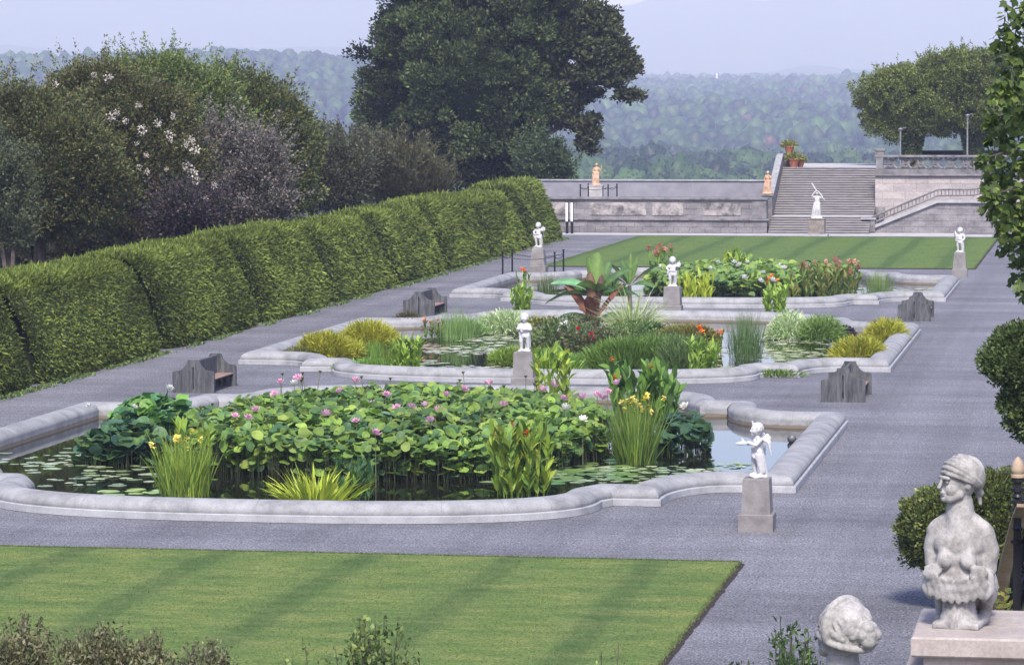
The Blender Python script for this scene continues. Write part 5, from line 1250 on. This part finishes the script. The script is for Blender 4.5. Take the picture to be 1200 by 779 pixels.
# ---------------- pool three
cx3, cy3 = -17.6, 168.5
t = empty('lotus_bed', (cx3, cy3, .02), 'bed of bright green lotus leaves with white blossoms in the farthest pool', 'lotus bed')
lotus_bed(t, cx3, cy3, sampler(cx3, cy3, 5.1, 8.0), 4600, lambda x, y: 1.30-.35*(((x-cx3)/5.1)**2+((y-cy3)/8)**2)+.14*local_noise(x, y, .5), (.13, .24), cols=[(.13, .20, .04), (.18, .25, .05), (.09, .15, .04), (.06, .12, .045)])
for (px, py) in ((772, 314), (841, 309), (867, 312), (876, 309), (894, 321), (872, 327), (914, 312), (919, 316), (860, 309), (946, 313), (832, 316), (891, 331), (790, 322), (905, 330)):
    x, y = G(px, py, 1.5)
    if y > 176.5: y = 176.3
    x, y, z = W(px, py, y); put_flower('lotus_w', (x-cx3, y-cy3, z), t, 1.3, 'lotus_flower')
def c3(px, py, n, rad, h, cols, lab, fk=None, nf=0, **k): return cann(px, py, n, rad, h, cols, lab, fk, nf, **k)
c3(872, 338, 130, 1.0, 1.9, G3[:2]+G1, 'yellow-green canna rising behind the white lotus bed', lw=.18, ll=.6, up=.76)
c3(812, 357, 170, .85, 1.35, G3, 'yellow-green clump just right of the central pedestal before the farthest pool lotus', lw=.12, ll=.6, up=.92)
c3(975, 352, 330, 1.3, 1.65, [(.07, .12, .03), (.11, .17, .035), (.15, .14, .04)], 'dark canna with salmon-red flowers at the right end of the white lotus bed', 'canna_p', 18, lw=.13, ll=.6, up=.76, ry=2.5, fs=1.3)
c3(778, 331, 60, .9, 1.75, G1, 'salmon-flowered canna behind the central cherub of the farthest pool', 'canna_p', 16, lw=.13, fs=1.3)
c3(911, 356, 90, .9, 1.15, G1+[(.2, .14, .05)], 'orange-flowered canna at the front of the white lotus bed', 'canna_o', 6, lw=.12)
c3(618, 337, 12, .6, .8, G1, 'small orange-flowered plant in the left corner of the farthest pool', 'canna_o', 5, lw=.1, ll=.4)
reeds(1029, 349, 360, .75, 1.25, 'upright green reeds in open water at the right of the farthest pool', [(.09, .15, .04), (.13, .2, .06)])
reeds(642, 349, 260, .6, 1.1, 'sparse dark reeds at the left of the farthest pool', [(.05, .08, .03), (.08, .12, .04)])
mound(700, 352, 1.6, 1.2, 'green foliage behind the banana at the left of the white lotus bed', G1+G4, n=800, wd=.08, ry=2, group='mounded grasses in the pools')
pads(700, 345, 3.2, 3.2, 60, 'pads on the left water of the farthest pool', (.2, .4), WP)
pads(660, 352, 1.5, 1.5, 22, 'dark pads beside the sparse reeds of the farthest pool', (.2, .35), [(.07, .08, .06), (.12, .12, .08)])
pads(1062, 344, 2.6, 3.4, 60, 'pads on the right water of the farthest pool', (.2, .4), WP)
pads(985, 356, 2.2, 1.0, 24, 'pads at the foot of the salmon-flowered canna', (.2, .35), WP)

# ================================================================== TREES AND SHRUBS
def tree(name, base, label, cat, ell, ncl, rcl, nleaf, L, Wd, cols, trunks, group=None, mat=None, core=.78, corec=None, shape=(1, 1, .8), up=.35, gap=0.0, leaves_inside=False, spread=.8, tone=.35, shoots=0, shootL=1.2):
    """ell: list of (centre, radii) in world coordinates; leaf clumps on their surfaces; trunks: (points, radii)"""
    t = empty(name, base, label, cat, group); b = np.array(base)
    cen = np.array([e[0] for e in ell], float)-b; rad = np.array([e[1] for e in ell], float)
    area = (rad.prod(1))**(2/3); pr = area/area.sum(); i = rng.choice(len(ell), ncl*2, p=pr); U = rdir(ncl*2); q = rng.normal(.94, .10, ncl*2)[:, None]
    P = cen[i]+U*rad[i]*q
    inside = np.zeros(len(P), bool)
    for k in range(len(ell)):
        dd = (((P-cen[k])/rad[k])**2).sum(1); inside |= (dd < .55) & (i != k)
    P = P+U*(rad[i]*.22)*vnoise(P*.55+7)[:, None]; P = P[~inside]; U = U[~inside]; P = P[:ncl]; U = U[:ncl]; n = len(P)
    rc = rcl*rng.uniform(.65, 1.3, n); ctone = 1+tone*(rng.random(n)-.5)+.5*tone*np.array([noise.noise(Vector(p)*.35) for p in P])
    idx = np.repeat(np.arange(n), nleaf); m = len(idx); u = rdir(m); u[:, 2] = u[:, 2]*.9+.15
    Pl = P[idx]+u*(rc[idx]*rng.random(m)**.33)[:, None]*np.array(shape)
    C = pal(m, cols, .16)*ctone[idx][:, None]
    c = Cloud(); c.leaves(Pl, u*.7+U[idx]*.5+np.array([0, 0, up]), L, Wd, np.clip(C, .004, 1), spread)
    if shoots:
        k = np.where(U[:, 2] > -.1)[0]; k = k[rng.integers(0, len(k), shoots)]; S0 = P[k]; dr = unit(U[k]*np.array([.7, .7, .4])+np.array([0, 0, .75])+.35*rdir(shoots)); sl_ = shootL*rng.uniform(.4, 1.4, shoots)
        per = 34; j = np.repeat(np.arange(shoots), per); tt = rng.random(len(j)); Ps = S0[j]+dr[j]*(sl_[j]*tt)[:, None]+rdir(len(j))*(.05+.22*(1-tt))[:, None]
        c.leaves(Ps, dr[j]*.7+.6*rdir(len(j)), L*.9, Wd*.9, np.clip(pal(len(j), cols, .16)*(1.05+.3*rng.random(shoots))[j][:, None], .004, 1), .7)
    if core: c.blobs(cen, rad*core*.86, np.tile(np.array(corec or cols[0]), (len(cen), 1)), 3, .22)
    c.build('crown', mat or LEAF, t)
    for pts, rads in trunks:
        mb = MB(); mb.tube([Vector(p)-Vector(base) for p in pts], rads, 9); mb.build('trunk', BARK, t, True)
    return t
def E(px, py, Y, rx, ry, dep=None):
    x, y, z = W(px, py, Y); s = Y/4050.; return ((x, y, z), (rx*s, (dep or (rx+ry)/2)*s, ry*s))
def B(px, Y, z=0): return (W(px, 200, Y)[0], Y, z)

DK = [(.013, .024, .009), (.020, .034, .012), (.030, .047, .015), (.044, .062, .020)]
Yb = 262; s = Yb/4050
el = [E(498, 62, Yb, 66, 66), E(487, 128, Yb, 60, 62), E(500, 178, Yb, 62, 36), E(560, 105, Yb-3, 85, 92), E(585, 15, Yb, 88, 62), E(636, 32, Yb, 52, 46), E(615, 90, Yb, 46, 42), E(556, 172, Yb-3, 62, 42), E(500, -20, Yb, 50, 40), E(610, -50, Yb, 80, 50), E(548, 205, Yb, 70, 16)]
bt = B(600, Yb, 2.0)
tree('evergreen_tree', bt, 'massive dark evergreen tree with leaning trunk beyond the hedge end', 'tree', el, 1250, .95, 170, .28, .16, DK+[(.06, .065, .026)],
     [([bt, W(596, 170, Yb), W(600, 100, Yb), W(590, 30, Yb)], [.75, .6, .45, .2]), ([B(612, Yb-.5, 2.0), W(628, 190, Yb-.5), W(640, 158, Yb-.5), W(668, 142, Yb-.5), W(690, 148, Yb-.5)], [.35, .3, .25, .15, .06]),
      ([W(600, 150, Yb), W(622, 120, Yb), W(650, 90, Yb), W(672, 55, Yb)], [.5, .35, .22, .1]), ([W(610, 130, Yb), W(660, 96, Yb-1), W(690, 94, Yb-1), W(720, 102, Yb-1), W(740, 110, Yb-1)], [.4, .2, .15, .1, .05])], core=.80, tone=1.2, mat=NEEDLE, shoots=260, shootL=.9)
# lighter outer limbs of the same tree: an open, see-through spray
c = Cloud(); lim = [E(700, 22, Yb-1, 30, 18), E(690, 62, Yb, 26, 14), E(668, 92, Yb, 22, 14), E(664, 118, Yb, 24, 10), E(705, 52, Yb-1, 34, 30), E(722, 82, Yb-1, 30, 20), E(700, 88, Yb-1, 34, 15), E(735, 112, Yb-1, 20, 8), E(684, 145, Yb, 22, 11), E(690, 162, Yb, 13, 20), E(672, 40, Yb, 30, 30), E(684, 112, Yb, 22, 10), E(650, 135, Yb, 30, 16), E(640, 190, Yb, 26, 12), E(632, 205, Yb, 36, 12), E(738, 72, Yb-1, 14, 16)]
tb = [o for o in COL.objects if o.name == 'evergreen_tree'][0]; b = np.array(tb.location)
for ctr, rd in lim:
    n = int(26*rd[0]*rd[2]*2.2); P = rdir(n)*(rng.random(n)**.45)[:, None]*np.array(rd)+np.array(ctr)-b; idx = np.repeat(np.arange(n), 26); u = rdir(len(idx)); Pl = P[idx]+u*.42*np.array([1, 1, .55])*rng.random(len(idx))[:, None]**.5
    c.leaves(Pl, u+np.array([0, 0, .5]), .34, .18, pal(len(idx), [(.022, .030, .013), (.035, .044, .018), (.055, .062, .026)], .18), .8)
c.build('outer_boughs', NEEDLE, tb)

CM1 = [(.036, .052, .018), (.058, .078, .024), (.11, .115, .034), (.085, .062, .028), (.05, .07, .02)]
CM2 = [(.055, .085, .022), (.085, .12, .03), (.125, .155, .04)]
def trunks(px, Y, n, spread_, top):
    out = []
    for i in range(n):
        a = px+random.uniform(-spread_, spread_)*.35; e = px+random.uniform(-spread_, spread_); out.append(([B(a, Y+random.uniform(-1, 1)), W((a+e)/2, (top+300)/2, Y), W(e, top, Y)], [.12, .09, .04]))
    return out
def bush(px, Y, ell, label, cols, ncl, rcl, nleaf, L, Wd, tr=5, name='crape_myrtle', cat='flowering tree', group='small trees behind the hedge', top=170, shoots=320, shootL=1.5, **k):
    return tree(name, B(px, Y), label, cat, [E(*e[:2], Y+(e[4] if len(e) > 4 else 0), e[2], e[3]) for e in ell], ncl, rcl, nleaf, L, Wd, cols, trunks(px, Y, tr, 28, top), group, shoots=shoots, shootL=shootL, **k)
t1 = bush(45, 150, [(20, 175, 55, 60), (70, 190, 60, 65), (5, 230, 50, 50), (105, 215, 45, 45), (45, 235, 70, 45), (30, 135, 42, 26)], 'dark bronze-green crape myrtle at the far left behind the hedge', CM1, 620, .75, 130, .155, .08, 7, core=.6, tone=.8)
t2 = bush(160, 158, [(150, 190, 60, 60), (195, 205, 50, 50), (110, 110, 45, 26), (160, 140, 60, 40), (215, 230, 34, 40), (140, 240, 60, 36), (90, 150, 50, 40), (95, 100, 22, 16)], 'white-blossomed crape myrtle with bronze leaves, second from left behind the hedge', CM1+[(.09, .085, .035)], 760, .7, 130, .155, .08, 7, core=.6, tone=.7)
for (px, py) in ((110, 88), (127, 91), (65, 99), (67, 130), (76, 131), (57, 127), (130, 137), (137, 132), (147, 142), (162, 124), (160, 168), (171, 182), (198, 157), (203, 136), (185, 145), (142, 188), (163, 196), (172, 201), (195, 199), (218, 170), (224, 164), (228, 176), (207, 219), (226, 202), (230, 211), (241, 232), (80, 229), (251, 217), (113, 253), (142, 239), (34, 119), (166, 152), (220, 195), (200, 165)):
    Yq = 151.5; x, y, z = W(px, py, Yq); b = t2.location; put_flower('panicle', (x-b.x, y-b.y, z-b.z), t2, random.uniform(.4, .85), 'blossom')
t3 = bush(225, 176, [(175, 105, 55, 26), (225, 120, 50, 32), (180, 140, 60, 50), (240, 160, 50, 50), (200, 90, 26, 16)], 'fresh green broad shrub tree behind the blossoming crape myrtle', CM2, 560, .85, 130, .18, .09, 5, core=.7, tone=.7)
t4 = bush(300, 184, [(280, 120, 40, 30), (300, 150, 50, 45), (325, 165, 34, 36), (335, 205, 30, 44), (285, 200, 50, 60), (270, 96, 22, 14)], 'warm green rounded shrub tree at the right of the left-hand group', [(.05, .07, .02), (.085, .10, .028), (.12, .125, .035), (.035, .055, .02)], 640, .9, 130, .18, .095, 6, core=.7, tone=.7)
bush(285, 160, [(270, 215, 30, 45), (305, 215, 28, 45), (255, 185, 26, 32), (290, 250, 45, 25), (300, 180, 20, 20)], 'hazy grey-pink smoke bush between the green shrub trees', [(.075, .08, .062), (.12, .105, .09), (.055, .068, .045), (.16, .13, .12)], 420, .55, 80, .16, .08, 4, 'smoke_bush', 'shrub', core=.55, tone=.5, top=210)
bush(225, 152, [(222, 262, 34, 22), (205, 275, 30, 16)], 'low dark purple shrub behind the hedge top', [(.035, .025, .03), (.05, .035, .04), (.03, .04, .025)], 130, .5, 70, .16, .09, 3, 'purple_shrub', 'shrub', core=.6, top=262)
bush(372, 200, [(372, 200, 34, 30), (355, 215, 30, 25), (395, 215, 36, 28)], 'dull green twiggy bush right of the smoke bush', [(.05, .055, .03), (.075, .075, .045), (.04, .05, .025)], 330, .7, 70, .22, .10, 4, 'twiggy_bush', 'shrub', core=.6, top=205)
bush(408, 214, [(408, 192, 30, 22), (395, 205, 30, 20)], 'small olive bush between twiggy bush and the feathery shrub', [(.05, .055, .03), (.07, .075, .04)], 200, .7, 60, .25, .10, 3, 'olive_bush', 'shrub', core=.6, top=200)
bush(465, 216, [(462, 202, 38, 26), (440, 215, 34, 22), (490, 215, 32, 18)], 'feathery brown-green shrub in front of the big evergreen', [(.06, .062, .03), (.09, .085, .04), (.045, .05, .025)], 380, .75, 75, .34, .06, 4, 'feathery_shrub', 'shrub', core=.6, top=200, up=1.2, spread=.45)
bush(645, 252, [(640, 205, 26, 20), (632, 190, 16, 16)], 'small dark conifer beside the trunk of the big evergreen', [(.03, .05, .02), (.05, .07, .03)], 150, .6, 70, .26, .12, 2, 'small_conifer', 'tree', core=.5, top=190)
bush(15, 143, [(12, 262, 24, 26), (0, 215, 18, 24)], 'spindly pale-stemmed shrub at the left frame edge above the hedge', [(.045, .06, .03), (.07, .08, .04)], 150, .5, 60, .15, .07, 4, 'spindly_shrub', 'shrub', core=.4, top=240)

bush(40, 168, [(-20, 285, 60, 28), (60, 288, 60, 26), (130, 282, 60, 24), (190, 278, 50, 20)], 'dark understorey shrubs filling below the crape myrtles at the left', [(.03, .036, .016), (.045, .05, .022), (.06, .05, .03)], 420, .6, 80, .2, .1, 4, 'understorey_shrub', 'shrub', core=.8, top=275)
# wisteria arbor on the upper terrace
Ya = 254
t = tree('wisteria_arbor', B(1100, Ya, 4.02), 'wisteria arbor with thick twin trunks and broad green canopy above the balustrade', 'arbor',
     [E(1058, 118, Ya, 46, 34), E(1045, 140, Ya, 34, 22), E(1100, 118, Ya, 50, 36), E(1140, 95, Ya, 52, 32), E(1180, 100, Ya, 50, 40), E(1165, 125, Ya, 50, 30), E(1215, 110, Ya, 40, 45), E(1048, 103, Ya, 26, 20), E(1095, 98, Ya, 46, 24), E(1115, 84, Ya, 40, 20), E(1085, 138, Ya, 40, 16), E(1150, 140, Ya, 46, 16)], 900, .58, 120, .20, .10,
     [(.045, .065, .018), (.07, .098, .026), (.115, .145, .036), (.17, .195, .05)], [], shoots=260, shootL=1.1, core=.8, tone=.7)
for px, w_ in ((1068, 1.0), (1141, 1.0)):
    x = B(px, Ya)[0]-t.location.x
    for k in range(5):
        mb = MB(); a = k*1.3; mb.tube([(x+.45*w_*math.cos(a+q*.9)*(1+.12*q*q*.3), .5*math.sin(a+q*.9), q*.75) for q in range(0, 5)], [.22, .20, .19, .22, .2], 8); mb.build('trunk', BARK, t, True)
    c = Cloud(); n = 2600; a = rng.random(n)*6.28; z = 3.0*rng.random(n)**.8; r_ = .55+.5*(z/3.0)**2; P = np.stack([x+np.cos(a)*r_*.9, np.sin(a)*r_*.9, z], 1); k = rng.random(n) < .35+.65*(z/3); P = P[k]; c.leaves(P, np.stack([np.cos(a[k]), np.sin(a[k]), -.4+0*a[k]], 1), .26, .13, pal(len(P), [(.04, .065, .02), (.07, .10, .03)]), .8); c.build('trunk_vines', LEAF, t)
mb = MB(); mb.box(-2.2, 9, 2.6, 2.9, 1.0, 1.35); mb.box(-2.2, -2.0, 2.6, 2.9, 0, 1.0); mb.box(3.5, 3.7, 2.6, 2.9, 0, 1); mb.build('timber_beam', SOIL, t)
# flower pots at the head of the steps
for i, (px, py, s_, z0, lab) in enumerate(((930, 196, .82, 4.3, 'large terracotta pot of green plants at the top left of the steps'), (925, 181, .72, 5.28, 'terracotta bowl of plants raised on the pier behind the large pot'), (938, 194, .6, 4.3, 'smaller terracotta pot half behind the large pot'))):
    Yp = 248.6+(.5 if i else 0); x = W(px, py, Yp)[0]; t = empty('flower_pot', (x, Yp, z0), lab, 'flower pot', 'terracotta pots at the head of the steps')
    mb = MB(); mb.lathe([(.30*s_, 0), (.42*s_, .35*s_), (.47*s_, .62*s_), (.54*s_, .64*s_), (.54*s_, .76*s_), (.46*s_, .76*s_), (.44*s_, .68*s_)], 20); mb.build('pot', CLAYPOT, t, True)
    n = 420; c = Cloud(); U = rdir(n); U[:, 2] = abs(U[:, 2]); P = U*rng.random((n, 1))**.4*np.array([.85, .7, .6])*s_+np.array([0, 0, .7*s_]); c.leaves(P, U, .2, .09, pal(n, [(.14, .20, .04), (.22, .26, .08), (.09, .14, .04), (.25, .12, .06)]), .7); c.build('foliage', LEAF, t)
mb = MB(); mb.box(-24.0, -23.2, 249.2, 250.2, 4.3, 5.28, bev=.03); tag(mb.build('pot_pier', BALUST), 'square stone pier under the raised bowl at the head of the steps', 'pier')

# ---- near foliage at the right edge (broad lobed leaves)
def lobed(c, P, D, L, C):
    n = len(P); d = unit(D); r = unit(np.cross(d, rdir(n))); L = L[:, None]; nn = np.cross(d, r)
    pat = [(0, 0), (-.42, .18), (-.55, .55), (-.28, .58), (0, 1.0), (.28, .58), (.55, .55), (.42, .18)]
    V = np.stack([P+d*b*L+r*a*L+nn*(.12*abs(a)*L)*(1 if a else 0) for a, b in pat], 1)
    T = np.array([[0, 1, 2], [0, 2, 3], [0, 3, 4], [0, 4, 5], [0, 5, 6], [0, 6, 7]]); return c.put(V, T=np.arange(n)[:, None, None]*8+T[None], C=np.repeat(C[:, None], 8, 1))
Yt = 40.0; tb = (W(1345, 300, Yt)[0], Yt, 0); t = empty('broadleaf_tree', tb, 'near tree with large bright lobed leaves reaching in from the right edge', 'tree')
c = Cloud(); tw = MB()
sprays = [(1200, 22, 30), (1180, 50, 18), (1205, 80, 42), (1178, 112, 22), (1196, 130, 40), (1175, 165, 22), (1200, 190, 42), (1172, 205, 26), (1180, 235, 28), (1205, 240, 45), (1200, 285, 34), (1190, 262, 24), (1204, 325, 22), (1162, 250, 12), (1164, 228, 12), (1150, 186, 8), (1160, 140, 10), (1240, 60, 50), (1250, 150, 55), (1250, 240, 55), (1240, 310, 40), (1260, -20, 60), (1200, 340, 9)]
for px, py, r_ in sprays:
    ctr = np.array(W(px, py, Yt+random.uniform(-1.2, 1.2)))-np.array(tb); r_ *= Yt/4050; n = int(110*(r_/.3)**2)+22
    P = ctr+rdir(n)*(rng.random(n)**.5)[:, None]*r_*np.array([1, 1.3, 1]); D = np.stack([rng.normal(-.3, .6, n), rng.normal(-.5, .6, n), rng.normal(-.5, .5, n)], 1)
    lobed(c, P, D, rng.uniform(.06, .125, n), pal(n, [(.045, .075, .018), (.07, .105, .024), (.12, .16, .035), (.03, .05, .016), (.05, .08, .02)], .18))
    tw.tube([Vector((0, 0, ctr[2]+.3)), Vector((ctr[0]*.5, ctr[1]*.5, ctr[2]+.25)), Vector(ctr)], [.035, .02, .008], 5)
c.build('leaves', LEAF, t); tw.build('branches', BARK, t); mb = MB(); mb.tube([(0, 0, 0), (.1, 0, 5), (0, .1, 13)], [.28, .2, .08], 10); mb.build('trunk', BARK, t, True)
# dark weeping shrub lower down, and the round shrub behind the bust
Ys = 60
SH = [(.028, .048, .018), (.045, .072, .024), (.07, .10, .03)]
t = tree('weeping_shrub_tree', B(1235, Ys), 'dark dense shrub tree overhanging the path at the right edge', 'tree', [E(1215, 425, Ys, 52, 36), E(1230, 470, Ys, 42, 46), E(1195, 410, Ys, 26, 22), E(1245, 400, Ys, 40, 30)], 420, .20, 150, .08, .04, SH+[(.09, .12, .035)], [([B(1240, Ys), W(1240, 450, Ys)], [.12, .08])], core=.82, tone=.6)
Ys = 66
tree('round_shrub', B(1135, Ys), 'dark green round shrub on the gravel behind the turbaned bust', 'shrub', [E(1110, 618, Ys, 46, 40), E(1165, 605, Ys, 48, 42), E(1130, 640, Ys, 60, 40), E(1195, 635, Ys, 50, 50)], 620, .22, 150, .085, .045, [(.035, .055, .018), (.06, .085, .024), (.10, .125, .035), (.15, .17, .05)], [([B(1135, Ys), W(1135, 620, Ys)], [.1, .06])], core=.82, tone=.6)
c = Cloud(); x, y, z = W(1184, 712, 26); t = empty('yellow_plant', (x, y, 4.6), 'small yellow-green plant at the foot of the railing', 'plant'); n = 90; P = rng.normal(0, 1, (n, 3))*np.array([.07, .07, .10])+np.array([0, 0, z-4.6]); c.leaves(P, rdir(n), .06, .035, pal(n, [(.45, .42, .08), (.3, .34, .08)])); c.stems(np.zeros((3, 3)), np.array([[0, 0, z-4.6], [.05, 0, z-4.6], [-.04, 0, z-4.6]]), .01, pal(3, G1)); c.build('foliage', LEAF, t)

# ---- foreground scrub on the camera terrace
def twig_shrub(px, top, width, label, name, cols, Y, nst, leafL, leafW, per, z0=3.95, group='scrub along the front edge', fl=0):
    x = W(px, top, Y)[0]; zt = W(px, top, Y)[2]; H_ = zt-z0; sc = Y/4050; t = empty(name, (x, Y, z0), label, 'shrub', group); mb = MB(); c = Cloud()
    for i in range(nst):
        bx_ = random.gauss(0, .22)*width*sc*.5; tx_ = random.uniform(-.5, .5)*width*sc; hh = H_*(1-.20*random.random()-.35*(abs(tx_)/(width*sc*.5))**2*random.random()); yy = random.uniform(-.4, .4)
        pts = [Vector((bx_, yy*.3, 0)), Vector((bx_*.4+tx_*.6, yy*.7, hh*.6)), Vector((tx_, yy, hh))]; mb.tube(pts, [.012, .007, .003], 4)
        m = per; u = rng.uniform(.45, 1.0, m); A = np.array([pts[0].lerp(pts[1], 1)]*m); P = np.array([list(pts[1].lerp(pts[2], max(0, (q-.5)*2)) if q > .5 else pts[0].lerp(pts[1], q*2)) for q in u])+rng.normal(0, .03, (m, 3))
        c.leaves(P, np.array([0, 0, .8])+rdir(m)*.8, leafL, leafW, pal(m, cols, .2), .5)
    mb.build('twigs', BARK, t); c.build('foliage', LEAF, t); return t
SC = [(.09, .10, .045), (.14, .14, .065), (.06, .08, .035), (.17, .15, .09)]
SG = [(.08, .12, .035), (.14, .18, .05), (.05, .085, .03)]
for i, (px, top, wd_) in enumerate(((20, 722, 70), (85, 742, 60), (125, 728, 70), (175, 745, 50), (232, 754, 80))):
    twig_shrub(px, top, wd_, ['tawny fine-twigged scrub in the bottom left corner', 'low tawny scrub just right of the corner scrub', 'bushy tawny scrub with upright twigs, third from the left corner', 'small tawny scrub, fourth from the left corner', 'low tawny scrub with pale buds, farthest right of the tawny group'][i], 'tawny_scrub', SC, 28, 70, .045, .022, 90)
twig_shrub(432, 718, 90, 'leggy green shrub with round leaves rising at the bottom edge left of centre', 'leafy_shrub', SG, 27, 22, .055, .036, 60)
twig_shrub(370, 752, 90, 'low green sprigs left of the leggy shrub at the bottom edge', 'leafy_shrub', SG, 27, 14, .05, .03, 50)
twig_shrub(476, 752, 40, 'short green sprigs right of the leggy shrub', 'leafy_shrub', SG, 27, 10, .045, .03, 50)
twig_shrub(710, 745, 26, 'single thin green sprig poking up at the bottom centre', 'leafy_shrub', SG, 27, 3, .04, .02, 26)
twig_shrub(655, 772, 40, 'tiny sprig tips at the bottom edge left of the thin sprig', 'leafy_shrub', SG, 27, 3, .04, .02, 16)
twig_shrub(925, 728, 76, 'glossy dark green shrub at the bottom edge left of the curly-haired bust', 'leafy_shrub', [(.03, .06, .02), (.06, .10, .03)], 24, 26, .055, .026, 90)
twig_shrub(868, 760, 40, 'low dark sprigs beside the glossy shrub at the bottom edge', 'leafy_shrub', [(.04, .07, .02), (.06, .10, .03)], 24, 14, .05, .022, 70)
twig_shrub(985, 762, 40, 'dark sprigs tucked against the curly-haired bust', 'leafy_shrub', [(.04, .07, .02), (.08, .11, .04)], 22, 12, .045, .02, 60)

# ---- distant landmarks
x, y, z = W(840, 90, 5200); mb = MB(); mb.taper([(1.1, 1.1, -30), (1.0, 1.0, 5), (1.3, 1.3, 6), (1.3, 1.3, 8), (.4, .4, 9)]); tag(mb.build('white_tower', WHITEP, None, False, (x, y, W(840, 84, 5200)[2]-12)), 'tiny white tower far off above the woods', 'tower')

# ---- the air: one closed box of even haze
mb = MB(); mb.box(-9500, 6500, -400, 12900, -80, 400)
m = bpy.data.materials.new('haze_air'); m.use_nodes = True; nt = m.node_tree; nt.nodes.remove(nt.nodes['Principled BSDF'])
pv = nt.nodes.new('ShaderNodeVolumePrincipled'); pv.inputs['Color'].default_value = (.59, .65, 1, 1); pv.inputs['Absorption Color'].default_value = (1, 1, 1, 1); pv.inputs['Density'].default_value = 1.75e-4; pv.inputs['Anisotropy'].default_value = 0.0
nt.links.new(pv.outputs[0], nt.nodes['Material Output'].inputs['Volume'])
hz = mb.build('haze', m); tag(hz, kind='stuff')
